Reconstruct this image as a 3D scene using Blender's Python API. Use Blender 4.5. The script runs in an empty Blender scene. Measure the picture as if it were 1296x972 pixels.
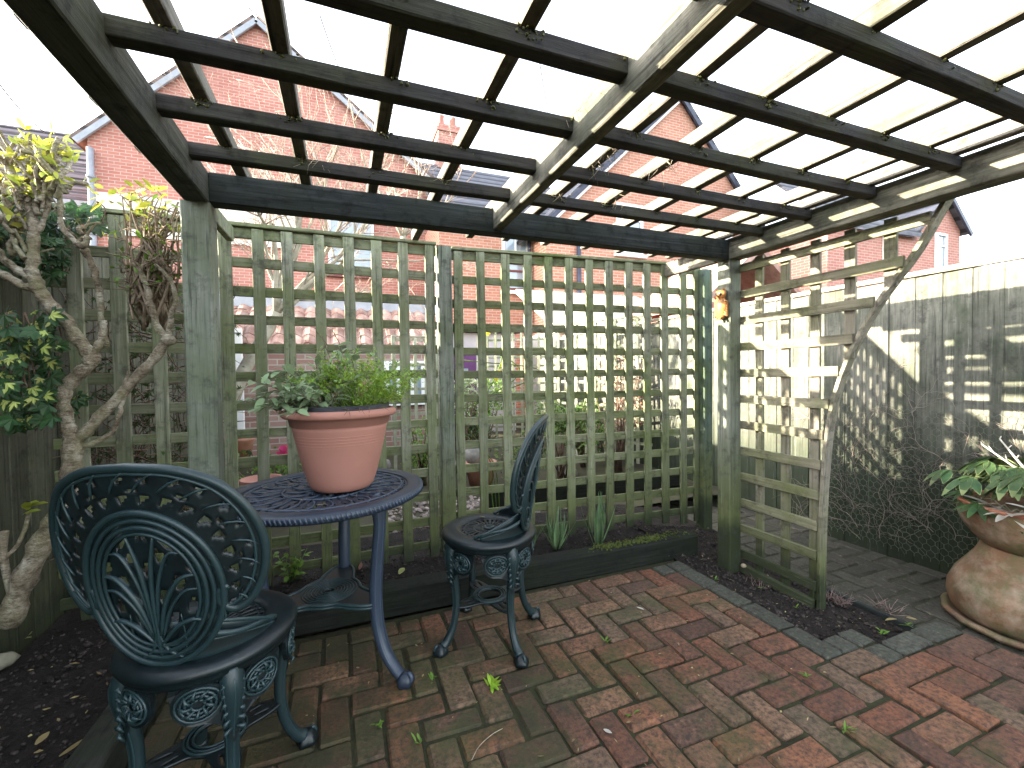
import bpy, math, random
from math import sin, cos, pi, radians as R
from mathutils import Vector, Matrix, noise as mnoise

# ------------------------------------------------------------------ camera, light, exposure
sc = bpy.context.scene
H_CAM = 1.2
YAW, PITCH, ROLL, FPX, PW, PH = 0.370272, 0.025281, 0.013646, 550.5, 1296.0, 972.0
fwd = Vector((sin(YAW)*cos(PITCH), cos(YAW)*cos(PITCH), -sin(PITCH)))
rgt = Vector((cos(YAW), -sin(YAW), 0)); dwn = fwd.cross(rgt)
cr, sr = cos(ROLL), sin(ROLL)
rgt, dwn = cr*rgt + sr*dwn, -sr*rgt + cr*dwn
cam_d = bpy.data.cameras.new('camera'); cam = bpy.data.objects.new('camera', cam_d)
sc.collection.objects.link(cam)
cam_d.sensor_width = 36; cam_d.lens = FPX/PW*36; cam_d.clip_start = 0.02; cam_d.clip_end = 2000
up = -dwn; bk = -fwd
cam.matrix_world = Matrix(((rgt.x, up.x, bk.x, 0), (rgt.y, up.y, bk.y, 0), (rgt.z, up.z, bk.z, H_CAM), (0, 0, 0, 1)))
sc.camera = cam
CAM = Vector((0, 0, H_CAM))
def ray(u, v): return rgt*((u-PW/2)/FPX) + dwn*((v-PH/2)/FPX) + fwd
def at(u, v, y):                       # photo pixel -> point of the plane at distance y
    d = ray(u, v); return CAM + d*(y/d.y)
def atz(u, v, z):
    d = ray(u, v); return CAM + d*((z-H_CAM)/d.z)
def atx(u, v, x):
    d = ray(u, v); return CAM + d*(x/d.x)

SUN = Vector((-1, 0.355, 0.312)).normalized()
EXPOSURE = 3.1
w = bpy.data.worlds.new('World'); sc.world = w; w.use_nodes = True
nt = w.node_tree; nt.nodes.clear()
sky = nt.nodes.new('ShaderNodeTexSky'); sky.sky_type = 'NISHITA'; sky.sun_disc = False
sky.sun_elevation = math.asin(SUN.z); sky.sun_rotation = math.atan2(SUN.x, SUN.y)
sky.altitude = 50; sky.air_density = 1.0; sky.dust_density = 2.0; sky.ozone_density = 1.0
bg = nt.nodes.new('ShaderNodeBackground'); bg.inputs[1].default_value = 0.15
ow = nt.nodes.new('ShaderNodeOutputWorld')
hz = nt.nodes.new('ShaderNodeHueSaturation')          # thin milky cloud: a paler sky
hz.inputs['Saturation'].default_value = .4; hz.inputs['Value'].default_value = 1.25
nt.links.new(sky.outputs[0], hz.inputs['Color']); nt.links.new(hz.outputs[0], bg.inputs[0]); nt.links.new(bg.outputs[0], ow.inputs[0])
sd = bpy.data.lights.new('sun', 'SUN'); sd.energy = 5.0; sd.angle = R(0.5); sd.color = (1, 0.87, 0.68)
so = bpy.data.objects.new('sun', sd); sc.collection.objects.link(so)
so.rotation_euler = (-SUN).to_track_quat('-Z', 'Y').to_euler()
sc.view_settings.view_transform = 'Standard'; sc.view_settings.look = 'None'
sc.view_settings.gamma = 1; sc.view_settings.use_curve_mapping = False
sc.view_settings.exposure = EXPOSURE
sc.cycles.use_denoising = True
sc.cycles.max_bounces = 6; sc.cycles.diffuse_bounces = 4; sc.cycles.glossy_bounces = 2
sc.cycles.transmission_bounces = 2; sc.cycles.transparent_max_bounces = 4
sc.cycles.caustics_reflective = False; sc.cycles.caustics_refractive = False
rnd = random.Random(7)
U = rnd.uniform

# ------------------------------------------------------------------ materials
def newmat(name):
    m = bpy.data.materials.new(name); m.use_nodes = True
    nt = m.node_tree; b = nt.nodes['Principled BSDF']
    return m, nt, b
def ND(nt, t, **k):
    n = nt.nodes.new(t)
    for a, v in k.items(): setattr(n, a, v)
    return n
def ramp(nt, fac, stops):
    r = ND(nt, 'ShaderNodeValToRGB'); e = r.color_ramp.elements
    e[0].position, e[0].color = stops[0][0], (*stops[0][1], 1)
    e[1].position, e[1].color = stops[-1][0], (*stops[-1][1], 1)
    for p, c in stops[1:-1]:
        x = e.new(p); x.color = (*c, 1)
    nt.links.new(fac, r.inputs[0]); return r.outputs[0]
def mix(nt, fac, a, b, mode='MIX'):
    m = ND(nt, 'ShaderNodeMix', data_type='RGBA', blend_type=mode)
    L = nt.links
    if isinstance(fac, (int, float)): m.inputs[0].default_value = fac
    else: L.new(fac, m.inputs[0])
    for i, x in ((6, a), (7, b)):
        if isinstance(x, tuple): m.inputs[i].default_value = (*x, 1)
        else: L.new(x, m.inputs[i])
    return m.outputs[2]
def math_(nt, op, a, b=None):
    m = ND(nt, 'ShaderNodeMath', operation=op)
    for i, x in ((0, a), (1, b)):
        if x is None: continue
        if isinstance(x, (int, float)): m.inputs[i].default_value = x
        else: nt.links.new(x, m.inputs[i])
    return m.outputs[0]
def pos(nt, scale=(1, 1, 1), obj=False):
    if obj: o = ND(nt, 'ShaderNodeTexCoord').outputs['Object']
    else: o = ND(nt, 'ShaderNodeNewGeometry').outputs['Position']
    mp = ND(nt, 'ShaderNodeMapping'); mp.inputs['Scale'].default_value = scale
    nt.links.new(o, mp.inputs[0]); return mp.outputs[0]
def noise(nt, vec, scale, detail=4, rough=.6):
    n = ND(nt, 'ShaderNodeTexNoise'); n.inputs['Scale'].default_value = scale
    n.inputs['Detail'].default_value = detail; n.inputs['Roughness'].default_value = rough
    nt.links.new(vec, n.inputs[0]); return n.outputs[0]
def bump(nt, b, h, strength=.4, dist=.01):
    n = ND(nt, 'ShaderNodeBump'); n.inputs['Strength'].default_value = strength; n.inputs['Distance'].default_value = dist
    nt.links.new(h, n.inputs['Height']); nt.links.new(n.outputs[0], b.inputs['Normal'])
def island(nt): return ND(nt, 'ShaderNodeNewGeometry').outputs['Random Per Island']
def vary(nt, col, amt=.3, hue=.0):
    hs = ND(nt, 'ShaderNodeHueSaturation'); r = island(nt)
    v = math_(nt, 'MULTIPLY_ADD', r, amt); nt.nodes[-1].inputs[2].default_value = 1-amt/2
    nt.links.new(v, hs.inputs['Value'])
    if hue:
        h = math_(nt, 'MULTIPLY_ADD', r, hue); nt.nodes[-1].inputs[2].default_value = .5-hue/2
        nt.links.new(h, hs.inputs['Hue'])
    nt.links.new(col, hs.inputs['Color']); return hs.outputs[0]

def simple(name, c1, c2, scale=20, rough=.7, bmp=.3, stretch=(1, 1, 1), var=.2, obj=False, spec=.3, metal=0, dist=.004):
    m, nt, b = newmat(name); p = pos(nt, stretch, obj)
    n = noise(nt, p, scale)
    col = ramp(nt, n, [(.3, c1), (.7, c2)])
    if var: col = vary(nt, col, var)
    nt.links.new(col, b.inputs['Base Color']); b.inputs['Roughness'].default_value = rough
    b.inputs['Specular IOR Level'].default_value = spec; b.inputs['Metallic'].default_value = metal
    if bmp: bump(nt, b, noise(nt, p, scale*4), bmp, dist)
    return m
def wood(name, axis, c1, c2, c3, algae=(.06, .085, .025), alg=.5, var=.3, base_z=None, speck=True, bc=(.095, .11, .045)):
    """weathered softwood, grain along axis; algae in streaks, dark wet foot where base_z is given"""
    m, nt, b = newmat(name)
    st = [26, 26, 26]; st[axis] = 1.3
    p = pos(nt, tuple(st)); n = noise(nt, p, 1.6, 6, .65)
    col = ramp(nt, n, [(.25, c1), (.5, c2), (.75, c3)])
    p2 = pos(nt, (3, 3, 2.2)); n2 = noise(nt, p2, 1.2, 5, .65)
    f = ramp(nt, n2, [(.5-.28*alg, (0, 0, 0)), (.5+.3*(1.2-alg), (1, 1, 1))])
    col = mix(nt, f, col, algae)
    if base_z:
        g = ND(nt, 'ShaderNodeNewGeometry'); s = ND(nt, 'ShaderNodeSeparateXYZ'); nt.links.new(g.outputs['Position'], s.inputs[0])
        z = math_(nt, 'MULTIPLY_ADD', n2, .35); nt.nodes[-1].inputs[2].default_value = -.17
        z = math_(nt, 'ADD', s.outputs[2], z)
        col = mix(nt, ramp(nt, z, [(base_z[0], (1, 1, 1)), (base_z[1], (0, 0, 0))]), col, bc)
        col = mix(nt, ramp(nt, z, [(base_z[0]*.45, (.85,)*3), (base_z[0]*.45+.12, (0, 0, 0))]), col, (.02, .028, .014))
    if speck:
        st3 = [70, 70, 70]; st3[axis] = 2.2
        n3 = noise(nt, pos(nt, tuple(st3)), 1, 5, .75)
        col = mix(nt, ramp(nt, n3, [(.33, (.85,)*3), (.46, (0, 0, 0))]), col, tuple(x*.28 for x in c1))
        col = mix(nt, ramp(nt, n3, [(.6, (0, 0, 0)), (.75, (.45,)*3)]), col, tuple(min(1, x*1.5) for x in c3))
        n4 = noise(nt, pos(nt, (1, 1, 1)), 14, 4, .7)
        col = mix(nt, ramp(nt, n4, [(.52, (0, 0, 0)), (.7, (.75,)*3)]), col, tuple(x*.4 for x in c1))
    col = vary(nt, col, var)
    nt.links.new(col, b.inputs['Base Color']); b.inputs['Roughness'].default_value = .85
    b.inputs['Specular IOR Level'].default_value = .25
    bump(nt, b, n, .9, .006)
    return m
GW = ((.13, .135, .095), (.22, .225, .165), (.33, .335, .255))
W_LATZ = [wood('lattice wood upright', 2, *GW, algae=(.125, .155, .055), alg=.5, base_z=(.25, .75)),
          wood('lattice wood cross', 0, (.12, .125, .08), (.19, .195, .125), (.28, .285, .2), algae=(.105, .13, .042), alg=.5, base_z=(.25, .6))]
W_POST = wood('green stained post', 2, (.12, .13, .11), (.19, .203, .172), (.29, .305, .26), algae=(.1, .12, .07), alg=.45, base_z=(.38, .85))
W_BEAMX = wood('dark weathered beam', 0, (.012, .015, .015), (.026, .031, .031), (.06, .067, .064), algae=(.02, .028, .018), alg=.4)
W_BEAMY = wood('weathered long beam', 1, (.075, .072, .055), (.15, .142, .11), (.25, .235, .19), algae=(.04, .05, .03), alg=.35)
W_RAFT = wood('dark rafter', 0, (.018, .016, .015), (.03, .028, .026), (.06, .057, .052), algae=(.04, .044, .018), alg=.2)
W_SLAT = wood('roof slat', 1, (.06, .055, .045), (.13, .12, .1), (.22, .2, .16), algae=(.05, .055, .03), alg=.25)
W_ARCH = wood('tan arch lath', 1, (.14, .13, .09), (.22, .205, .15), (.3, .285, .21), algae=(.1, .12, .04), alg=.35, base_z=(.12, .4))
W_ARCHZ = wood('tan arch upright', 2, (.14, .13, .1), (.23, .21, .17), (.31, .29, .23), algae=(.1, .12, .04), alg=.35, base_z=(.15, .45))
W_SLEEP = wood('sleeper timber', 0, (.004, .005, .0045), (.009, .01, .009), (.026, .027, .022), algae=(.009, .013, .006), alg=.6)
W_SLEEPTOP = wood('fence board', 2, (.085, .085, .075), (.15, .15, .13), (.26, .255, .22), algae=(.04, .05, .032), alg=.5, base_z=(.35, 1.15), var=.25, bc=(.022, .032, .018))
W_LFENCE = wood('left fence board', 2, (.045, .045, .032), (.075, .075, .055), (.12, .12, .085), algae=(.035, .042, .02), alg=.5, base_z=(.2, .9), var=.4, bc=(.05, .056, .03))
W_CAP = wood('pale capping rail', 1, (.3, .27, .2), (.42, .38, .3), (.5, .46, .38), alg=.1)
W_FAR = wood('far lattice wood', 2, (.2, .2, .14), (.3, .3, .22), (.4, .4, .3), alg=.3, speck=False)

def terracotta(name, base, light, lime=.3, moss=.2, bmp=.15, scale=8):
    m, nt, b = newmat(name); p = pos(nt)
    col = ramp(nt, noise(nt, p, scale), [(.3, base), (.7, light)])
    if lime: col = mix(nt, ramp(nt, noise(nt, p, 5, 5, .7), [(.47, (0, 0, 0)), (.66, (lime,)*3)]), col, (.36, .31, .24))
    if moss: col = mix(nt, ramp(nt, noise(nt, p, 7, 6, .7), [(.46, (0, 0, 0)), (.66, (moss*.85,)*3)]), col, (.07, .08, .025))
    nt.links.new(col, b.inputs['Base Color']); b.inputs['Roughness'].default_value = .75
    bump(nt, b, noise(nt, p, 60), bmp, .003)
    return m
M_POT = terracotta('plastic terracotta', (.33, .15, .112), (.37, .17, .13), 0, .0, .06)
M_OLDPOT = terracotta('weathered terracotta', (.085, .045, .025), (.19, .1, .052), .55, 1.0, .5, 6)
M_SOILRIM = simple('black plastic liner', (.012, .013, .016), (.025, .027, .03), 30, .5, .1, var=0)

def brickpaver(name, cols, mossamt, darkamt=.5):
    m, nt, b = newmat(name); p = pos(nt)
    r = island(nt)
    base = ramp(nt, r, cols)
    n1 = noise(nt, p, 9, 6, .72); n2 = noise(nt, p, 55, 5, .7); n3 = noise(nt, p, 3.1, 5, .65)
    col = mix(nt, ramp(nt, n2, [(.44, (0, 0, 0)), (.62, (.8,)*3)]), base, (.03, .02, .016))
    col = mix(nt, ramp(nt, n2, [(.3, (.5,)*3), (.4, (0, 0, 0))]), col, (.26, .16, .11))
    col = mix(nt, ramp(nt, n1, [(.42, (0, 0, 0)), (.7, (darkamt,)*3)]), col, (.03, .026, .022))
    # moss grows towards the shaded left of the patio
    s = ND(nt, 'ShaderNodeSeparateXYZ'); g = ND(nt, 'ShaderNodeNewGeometry'); nt.links.new(g.outputs['Position'], s.inputs[0])
    gx = math_(nt, 'MULTIPLY_ADD', s.outputs[0], -.12); nt.nodes[-1].inputs[2].default_value = .12
    mo = math_(nt, 'ADD', n3, gx)
    mo = math_(nt, 'ADD', mo, math_(nt, 'MULTIPLY', math_(nt, 'SUBTRACT', n1, .5), .5))
    col = mix(nt, ramp(nt, mo, [(.53-.1*mossamt, (0, 0, 0)), (.66, (.85*mossamt,)*3)]), col, (.042, .052, .014))
    nd = noise(nt, p, 2.3, 6, .7)
    col = mix(nt, ramp(nt, math_(nt, 'ADD', nd, gx), [(.5, (0, 0, 0)), (.78, (.7,)*3)]), col, (.02, .018, .012))
    nl = noise(nt, p, 120, 3, .6)
    col = mix(nt, ramp(nt, nl, [(.68, (0, 0, 0)), (.76, (.6,)*3)]), col, (.2, .18, .14))
    nt.links.new(col, b.inputs['Base Color'])
    b.inputs['Roughness'].default_value = .78; b.inputs['Specular IOR Level'].default_value = .35
    bump(nt, b, math_(nt, 'ADD', n2, n1), .8, .006)
    return m
M_BRICK = brickpaver('clay paver', [(0, (.085, .042, .028)), (.2, (.18, .07, .036)), (.4, (.11, .06, .04)), (.55, (.22, .092, .046)), (.75, (.14, .095, .06)), (1, (.24, .125, .068))], .8)
M_GREYBR = brickpaver('grey paver', [(0, (.05, .057, .043)), (1, (.075, .082, .064))], .35, .4)
M_PATHBR = brickpaver('mossy path paver', [(0, (.045, .046, .034)), (1, (.07, .068, .05))], .45)
M_SOIL = simple('dark bed soil', (.006, .005, .004), (.022, .016, .013), 26, .9, 1.0, var=.7, dist=.02)
M_CRUMB = simple('soil crumbs', (.008, .006, .005), (.06, .048, .042), 18, .9, .5, var=1.2)
M_JOINT = simple('sand joint', (.02, .017, .01), (.035, .04, .015), 30, .95, .6, var=0, dist=.006)
M_GRASSY = simple('garden ground', (.03, .025, .018), (.06, .06, .03), 3, .9, .5, var=0)
# painted cast aluminium, blue-green worn on the edges
def castmetal(name, dark, light, edge):
    m, nt, b = newmat(name); p = pos(nt, obj=True)
    n = noise(nt, p, 22, 5, .7); col = ramp(nt, n, [(.35, dark), (.7, light)])
    g = ND(nt, 'ShaderNodeNewGeometry')
    col = mix(nt, ramp(nt, g.outputs['Pointiness'], [(.5, (0, 0, 0)), (.58, (.65,)*3)]), col, edge)
    n2 = noise(nt, p, 70, 4, .7)
    col = mix(nt, ramp(nt, n2, [(.6, (0, 0, 0)), (.8, (.35,)*3)]), col, (.09, .1, .1))
    nt.links.new(col, b.inputs['Base Color']); b.inputs['Roughness'].default_value = .42
    b.inputs['Specular IOR Level'].default_value = .5
    bump(nt, b, n2, .25, .002)
    return m
M_CAST = castmetal('blue green cast metal', (.0016, .0048, .006), (.004, .0115, .0145), (.022, .05, .055))
M_TABLE = castmetal('dark blue cast metal', (.010, .017, .03), (.02, .031, .05), (.05, .072, .11))
def barkmat():
    m, nt, b = newmat('pale gnarled bark'); p = pos(nt)
    n = noise(nt, p, 16, 7, .75); n2 = noise(nt, pos(nt, (1, 1, 3)), 45, 5, .7); n3 = noise(nt, p, 7, 4, .6)
    col = ramp(nt, n, [(.36, (.1, .075, .05)), (.5, (.27, .22, .15)), (.66, (.5, .46, .37))])
    col = mix(nt, ramp(nt, n2, [(.35, (.8,)*3), (.5, (0, 0, 0))]), col, (.07, .05, .035))
    col = mix(nt, ramp(nt, n3, [(.5, (0, 0, 0)), (.65, (.5,)*3)]), col, (.2, .2, .09))
    nt.links.new(col, b.inputs['Base Color']); b.inputs['Roughness'].default_value = .9
    bump(nt, b, math_(nt, 'ADD', n2, n), 1.0, .012); return m
M_BARK = barkmat()
M_TWIG = simple('pale twig', (.2, .16, .11), (.42, .36, .27), 30, .9, .2, var=.5)
M_DTWIG = simple('brown dead twig', (.07, .045, .03), (.16, .11, .08), 30, .9, .2, var=.6)
M_TREEBARK = simple('bare tree bark', (.16, .14, .1), (.33, .3, .23), 8, .9, .4, var=.3)
def leafmat(name, c1, c2, scale=12, rough=.5, var=.6, hue=.03, trans=True):
    m, nt, b = newmat(name); p = pos(nt)
    col = vary(nt, ramp(nt, noise(nt, p, scale), [(.3, c1), (.7, c2)]), var, hue)
    nt.links.new(col, b.inputs['Base Color']); b.inputs['Roughness'].default_value = rough
    b.inputs['Specular IOR Level'].default_value = .3
    if trans:
        t = ND(nt, 'ShaderNodeBsdfTranslucent'); nt.links.new(col, t.inputs[0])
        ms = ND(nt, 'ShaderNodeMixShader'); ms.inputs[0].default_value = .3
        nt.links.new(b.outputs[0], ms.inputs[1]); nt.links.new(t.outputs[0], ms.inputs[2])
        nt.links.new(ms.outputs[0], nt.nodes['Material Output'].inputs[0])
    return m
L_SAGE = leafmat('sage leaf', (.17, .24, .12), (.27, .35, .2))
L_PARS = leafmat('parsley leaf', (.14, .26, .03), (.3, .42, .06))
L_ROSE = leafmat('rosemary needle', (.12, .18, .07), (.2, .27, .12))
L_IVY = leafmat('ivy leaf', (.02, .05, .022), (.05, .1, .035), rough=.35)
L_IVYY = leafmat('ivy leaf centre', (.28, .34, .08), (.5, .52, .16), rough=.4)
L_YEL = leafmat('yellow green leaf', (.2, .25, .03), (.5, .5, .08))
L_FAT = leafmat('fatsia leaf', (.03, .07, .025), (.08, .14, .045), rough=.4)
L_FATE = leafmat('fatsia leaf edge', (.14, .19, .07), (.24, .28, .12), rough=.45)
L_PALE = leafmat('bleached leaf', (.42, .41, .36), (.6, .58, .52), hue=0, var=.3)
L_DAFF = leafmat('bulb leaf', (.08, .15, .07), (.17, .25, .12))
L_WEED = leafmat('weed leaf', (.07, .14, .02), (.16, .26, .04))
L_BUSH = leafmat('shrub leaf', (.05, .09, .02), (.13, .2, .045))
L_BUSHD = leafmat('dark shrub leaf', (.03, .06, .018), (.07, .11, .03))
L_DEAD = leafmat('fallen leaf', (.2, .14, .06), (.42, .34, .16), var=.8)
L_FALLG = leafmat('fallen green leaf', (.22, .25, .08), (.45, .45, .2), var=.6)
L_RED = leafmat('russet leaf', (.14, .06, .04), (.25, .12, .08))
M_PINK = leafmat('pink petal', (.6, .04, .16), (.75, .1, .25))
M_STONE = simple('boulder stone', (.06, .058, .05), (.19, .18, .16), 9, .85, .5, var=.5)
M_PEB = simple('pale pebble', (.14, .11, .1), (.3, .25, .22), 20, .8, .2, var=.9)
M_WHITE = simple('white frame paint', (.68, .68, .66), (.78, .78, .77), 6, .5, 0, var=0)
M_GREYP = simple('grey trim paint', (.25, .27, .3), (.34, .36, .4), 6, .6, 0, var=0)
M_PIPE = simple('dark downpipe', (.03, .035, .06), (.05, .06, .09), 6, .5, 0, var=0)
M_PIPEG = simple('grey downpipe', (.2, .21, .23), (.28, .29, .32), 6, .5, 0, var=0)
M_RENDER = simple('pale render', (.6, .56, .5), (.72, .68, .62), 4, .8, .1, var=0)
M_CREAM = simple('cream roof sheet', (.55, .48, .38), (.68, .61, .5), 4, .7, .1, var=0)
M_PURPLE = simple('purple door paint', (.1, .035, .12), (.14, .05, .16), 6, .5, 0, var=0)
M_BLUE = simple('pale blue door paint', (.4, .5, .6), (.5, .6, .7), 6, .5, 0, var=0)
M_MAROON = simple('maroon blind', (.14, .05, .05), (.18, .07, .06), 6, .7, 0, var=0)
M_CABLE = simple('cable sheath', (.03, .03, .03), (.05, .05, .05), 6, .6, 0, var=0)
M_WIRE = simple('old netting wire', (.06, .075, .055), (.14, .16, .12), 20, .7, 0, var=0)
M_CERAMIC = simple('glazed brown ceramic', (.26, .1, .03), (.42, .2, .07), 30, .3, .1, var=0)
M_EYE = simple('dark eye glaze', (.01, .01, .01), (.02, .02, .02), 6, .2, 0, var=0)
def glassmat():
    m, nt, b = newmat('window glass'); b.inputs['Base Color'].default_value = (.25, .32, .38, 1)
    b.inputs['Roughness'].default_value = .08; b.inputs['Specular IOR Level'].default_value = 1; return m
M_GLASS = glassmat()
def brickwall(name, a, c, mort, axis='X'):
    m, nt, b = newmat(name)
    g = ND(nt, 'ShaderNodeNewGeometry'); s = ND(nt, 'ShaderNodeSeparateXYZ'); nt.links.new(g.outputs['Position'], s.inputs[0])
    cx = ND(nt, 'ShaderNodeCombineXYZ'); nt.links.new(math_(nt, 'ADD', s.outputs[0], s.outputs[1]), cx.inputs[0]); nt.links.new(s.outputs[2], cx.inputs[1])
    br = ND(nt, 'ShaderNodeTexBrick'); nt.links.new(cx.outputs[0], br.inputs[0])
    br.inputs['Scale'].default_value = 1; br.inputs['Brick Width'].default_value = .225; br.inputs['Row Height'].default_value = .075
    br.inputs['Mortar Size'].default_value = .008; br.inputs['Color1'].default_value = (*a, 1); br.inputs['Color2'].default_value = (*c, 1)
    br.inputs['Mortar'].default_value = (*mort, 1)
    n = noise(nt, pos(nt), .8, 5, .7)
    col = mix(nt, ramp(nt, n, [(.35, (0, 0, 0)), (.75, (.5,)*3)]), br.outputs[0], tuple(x*.6 for x in a))
    nt.links.new(col, b.inputs['Base Color']); b.inputs['Roughness'].default_value = .9
    bump(nt, b, math_(nt, 'SUBTRACT', 1.0, br.outputs[1]), .5, .006)
    return m
M_WALLA = brickwall('rose brick wall', (.4, .145, .11), (.46, .2, .155), (.48, .38, .32))
M_WALLB = brickwall('orange brick wall', (.42, .165, .105), (.5, .235, .155), (.52, .43, .35))
def tiles(name, c1, c2, ax, pitch=.3):
    m, nt, b = newmat(name); p = pos(nt)
    wv = ND(nt, 'ShaderNodeTexWave', bands_direction='Z'); wv.inputs['Scale'].default_value = 1/pitch*.3
    wv.inputs['Distortion'].default_value = .3; nt.links.new(p, wv.inputs[0])
    col = mix(nt, ramp(nt, wv.outputs[0], [(.1, (1, 1, 1)), (.35, (0, 0, 0))]), ramp(nt, noise(nt, p, 3, 5), [(.3, c1), (.7, c2)]), tuple(x*.3 for x in c1))
    nt.links.new(col, b.inputs['Base Color']); b.inputs['Roughness'].default_value = .8
    bump(nt, b, wv.outputs[0], .6, .03)
    return m
M_SLATE = tiles('slate roof', (.06, .06, .075), (.12, .12, .14), 0)
M_TILE = tiles('brown roof tile', (.1, .07, .06), (.17, .12, .1), 0)
M_PANT = simple('clay pantile', (.2, .1, .075), (.4, .27, .22), 6, .8, .3, var=.7)

# ------------------------------------------------------------------ mesh building
ORG = {}
_bev = {}
class MB:
    def __init__(s): s.v = []; s.f = []; s.sm = []; s.mi = []
    def add(s, vs, fs, smooth=False, mi=0):
        o = len(s.v); s.v += [tuple(x) for x in vs]
        s.f += [tuple(i+o for i in f) for f in fs]; s.sm += [smooth]*len(fs); s.mi += [mi]*len(fs)
    def box(s, c, size, M=None, bev=.0, mi=0, jit=0):
        hx, hy, hz = size[0]/2, size[1]/2, size[2]/2; c = Vector(c)
        vs = []; fs = []
        if bev <= 0:
            for x in (-1, 1):
                for y in (-1, 1):
                    for z in (-1, 1): vs.append(Vector((x*hx, y*hy, z*hz)))
            fs = [(0, 1, 3, 2), (4, 6, 7, 5), (0, 4, 5, 1), (2, 3, 7, 6), (0, 2, 6, 4), (1, 5, 7, 3)]
        else:
            b = min(bev, hx*.9, hy*.9, hz*.9); idx = {}
            for x in (-1, 1):
                for y in (-1, 1):
                    for z in (-1, 1):
                        for a in range(3):
                            h = [hx-b, hy-b, hz-b]; h[a] += b
                            idx[x, y, z, a] = len(vs); vs.append(Vector((x*h[0], y*h[1], z*h[2])))
            for a in range(3):
                o = [i for i in range(3) if i != a]
                for sg in (-1, 1):
                    q = []
                    for p_, q_ in ((-1, -1), (1, -1), (1, 1), (-1, 1)):
                        k = [0, 0, 0]; k[a] = sg; k[o[0]] = p_; k[o[1]] = q_; q.append(idx[k[0], k[1], k[2], a])
                    fs.append(tuple(q))
            for a in range(3):               # edges along axis a
                o = [i for i in range(3) if i != a]
                for p_ in (-1, 1):
                    for q_ in (-1, 1):
                        q = []
                        for e, t in ((-1, 0), (-1, 1), (1, 1), (1, 0)):
                            k = [0, 0, 0]; k[a] = e; k[o[0]] = p_; k[o[1]] = q_; q.append(idx[k[0], k[1], k[2], o[t]])
                        fs.append(tuple(q))
            for x in (-1, 1):
                for y in (-1, 1):
                    for z in (-1, 1): fs.append(tuple(idx[x, y, z, a] for a in range(3)))
            # consistent outward winding
            out = []
            for f in fs:
                n = (vs[f[1]]-vs[f[0]]).cross(vs[f[2]]-vs[f[0]]); m = sum((vs[i] for i in f), Vector())
                out.append(f if n.dot(m) > 0 else f[::-1])
            fs = out
        if jit: vs = [p+Vector((U(-jit, jit), U(-jit, jit), 0)) for p in vs]
        if M is not None: vs = [M @ p for p in vs]
        s.add([p+c for p in vs], fs, False, mi)
    def beam(s, p0, p1, wd, ht, upv=(0, 0, 1), bev=.004, mi=0, warp=0, seg=1):
        p0, p1 = Vector(p0), Vector(p1); d = (p1-p0); L = d.length; d.normalize()
        x = d.cross(Vector(upv)).normalized(); z = x.cross(d)
        M = Matrix((x, d, z)).transposed()
        if not warp:
            s.box((p0+p1)/2, (wd, L, ht), M, bev, mi); return
        n = max(2, seg); vs = []; fs = []
        b = bev; prof = [(-wd/2+b, -ht/2), (wd/2-b, -ht/2), (wd/2, -ht/2+b), (wd/2, ht/2-b), (wd/2-b, ht/2), (-wd/2+b, ht/2), (-wd/2, ht/2-b), (-wd/2, -ht/2+b)]
        ph, ph2 = U(0, 9), U(0, 9)
        for i in range(n+1):
            t = i/n; o = p0+d*(L*t) + x*(warp*sin(t*5+ph)) + z*(warp*.7*sin(t*4+ph2))
            for a, c in prof: vs.append(o + x*(a+U(-.0008, .0008)) + z*(c+U(-.0008, .0008)))
        for i in range(n):
            for k in range(8):
                a = i*8+k; c = i*8+(k+1) % 8; fs.append((a, c, c+8, a+8))
        fs.append(tuple(range(7, -1, -1))); fs.append(tuple(n*8+k for k in range(8)))
        s.add(vs, fs, False, mi)
    def tube(s, pts, rad, n=8, smooth=True, mi=0, ell=None, closed=False, knob=0):
        pts = [Vector(p) for p in pts]
        if not isinstance(rad, (list, tuple)): rad = [rad]*len(pts)
        m = len(pts); vs = []; fs = []; pr = None
        for i, p in enumerate(pts):
            if closed: t = pts[(i+1) % m]-pts[i-1]
            else: t = pts[min(i+1, m-1)]-pts[max(i-1, 0)]
            if t.length < 1e-9: t = Vector((0, 0, 1))
            t.normalize()
            if pr is None:
                a = Vector((0, 0, 1)) if abs(t.z) < .9 else Vector((1, 0, 0)); nx = t.cross(a).normalized()
            else:
                nx = (pr - t*pr.dot(t))
                nx = nx.normalized() if nx.length > 1e-6 else t.orthogonal().normalized()
            pr = nx; ny = t.cross(nx)
            for k in range(n):
                an = 2*pi*k/n; r = rad[i]*(1+(U(-knob, knob) if knob else 0))
                vs.append(p + nx*cos(an)*r + ny*sin(an)*r*(ell or 1))
        for i in range(m if closed else m-1):
            j = (i+1) % m
            for k in range(n): fs.append((i*n+k, i*n+(k+1) % n, j*n+(k+1) % n, j*n+k))
        if not closed:
            fs.append(tuple(range(n-1, -1, -1))); fs.append(tuple((m-1)*n+k for k in range(n)))
        s.add(vs, fs, smooth, mi)
    def lathe(s, prof, c=(0, 0, 0), n=48, smooth=True, M=None, mi=0, wob=None, closed=False):
        vs = []; fs = []; c = Vector(c); m = len(prof)
        for (r, z) in prof:
            for k in range(n):
                a = 2*pi*k/n; rr = r*(wob(a, z) if wob else 1); p = Vector((rr*cos(a), rr*sin(a), z))
                vs.append((M @ p if M is not None else p)+c)
        for i in range(m if closed else m-1):
            j = (i+1) % m
            for k in range(n): fs.append((i*n+k, i*n+(k+1) % n, j*n+(k+1) % n, j*n+k))
        if not closed:
            if prof[0][0] > 1e-5: fs.append(tuple(range(n-1, -1, -1)))
            if prof[-1][0] > 1e-5: fs.append(tuple((m-1)*n+k for k in range(n)))
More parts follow.
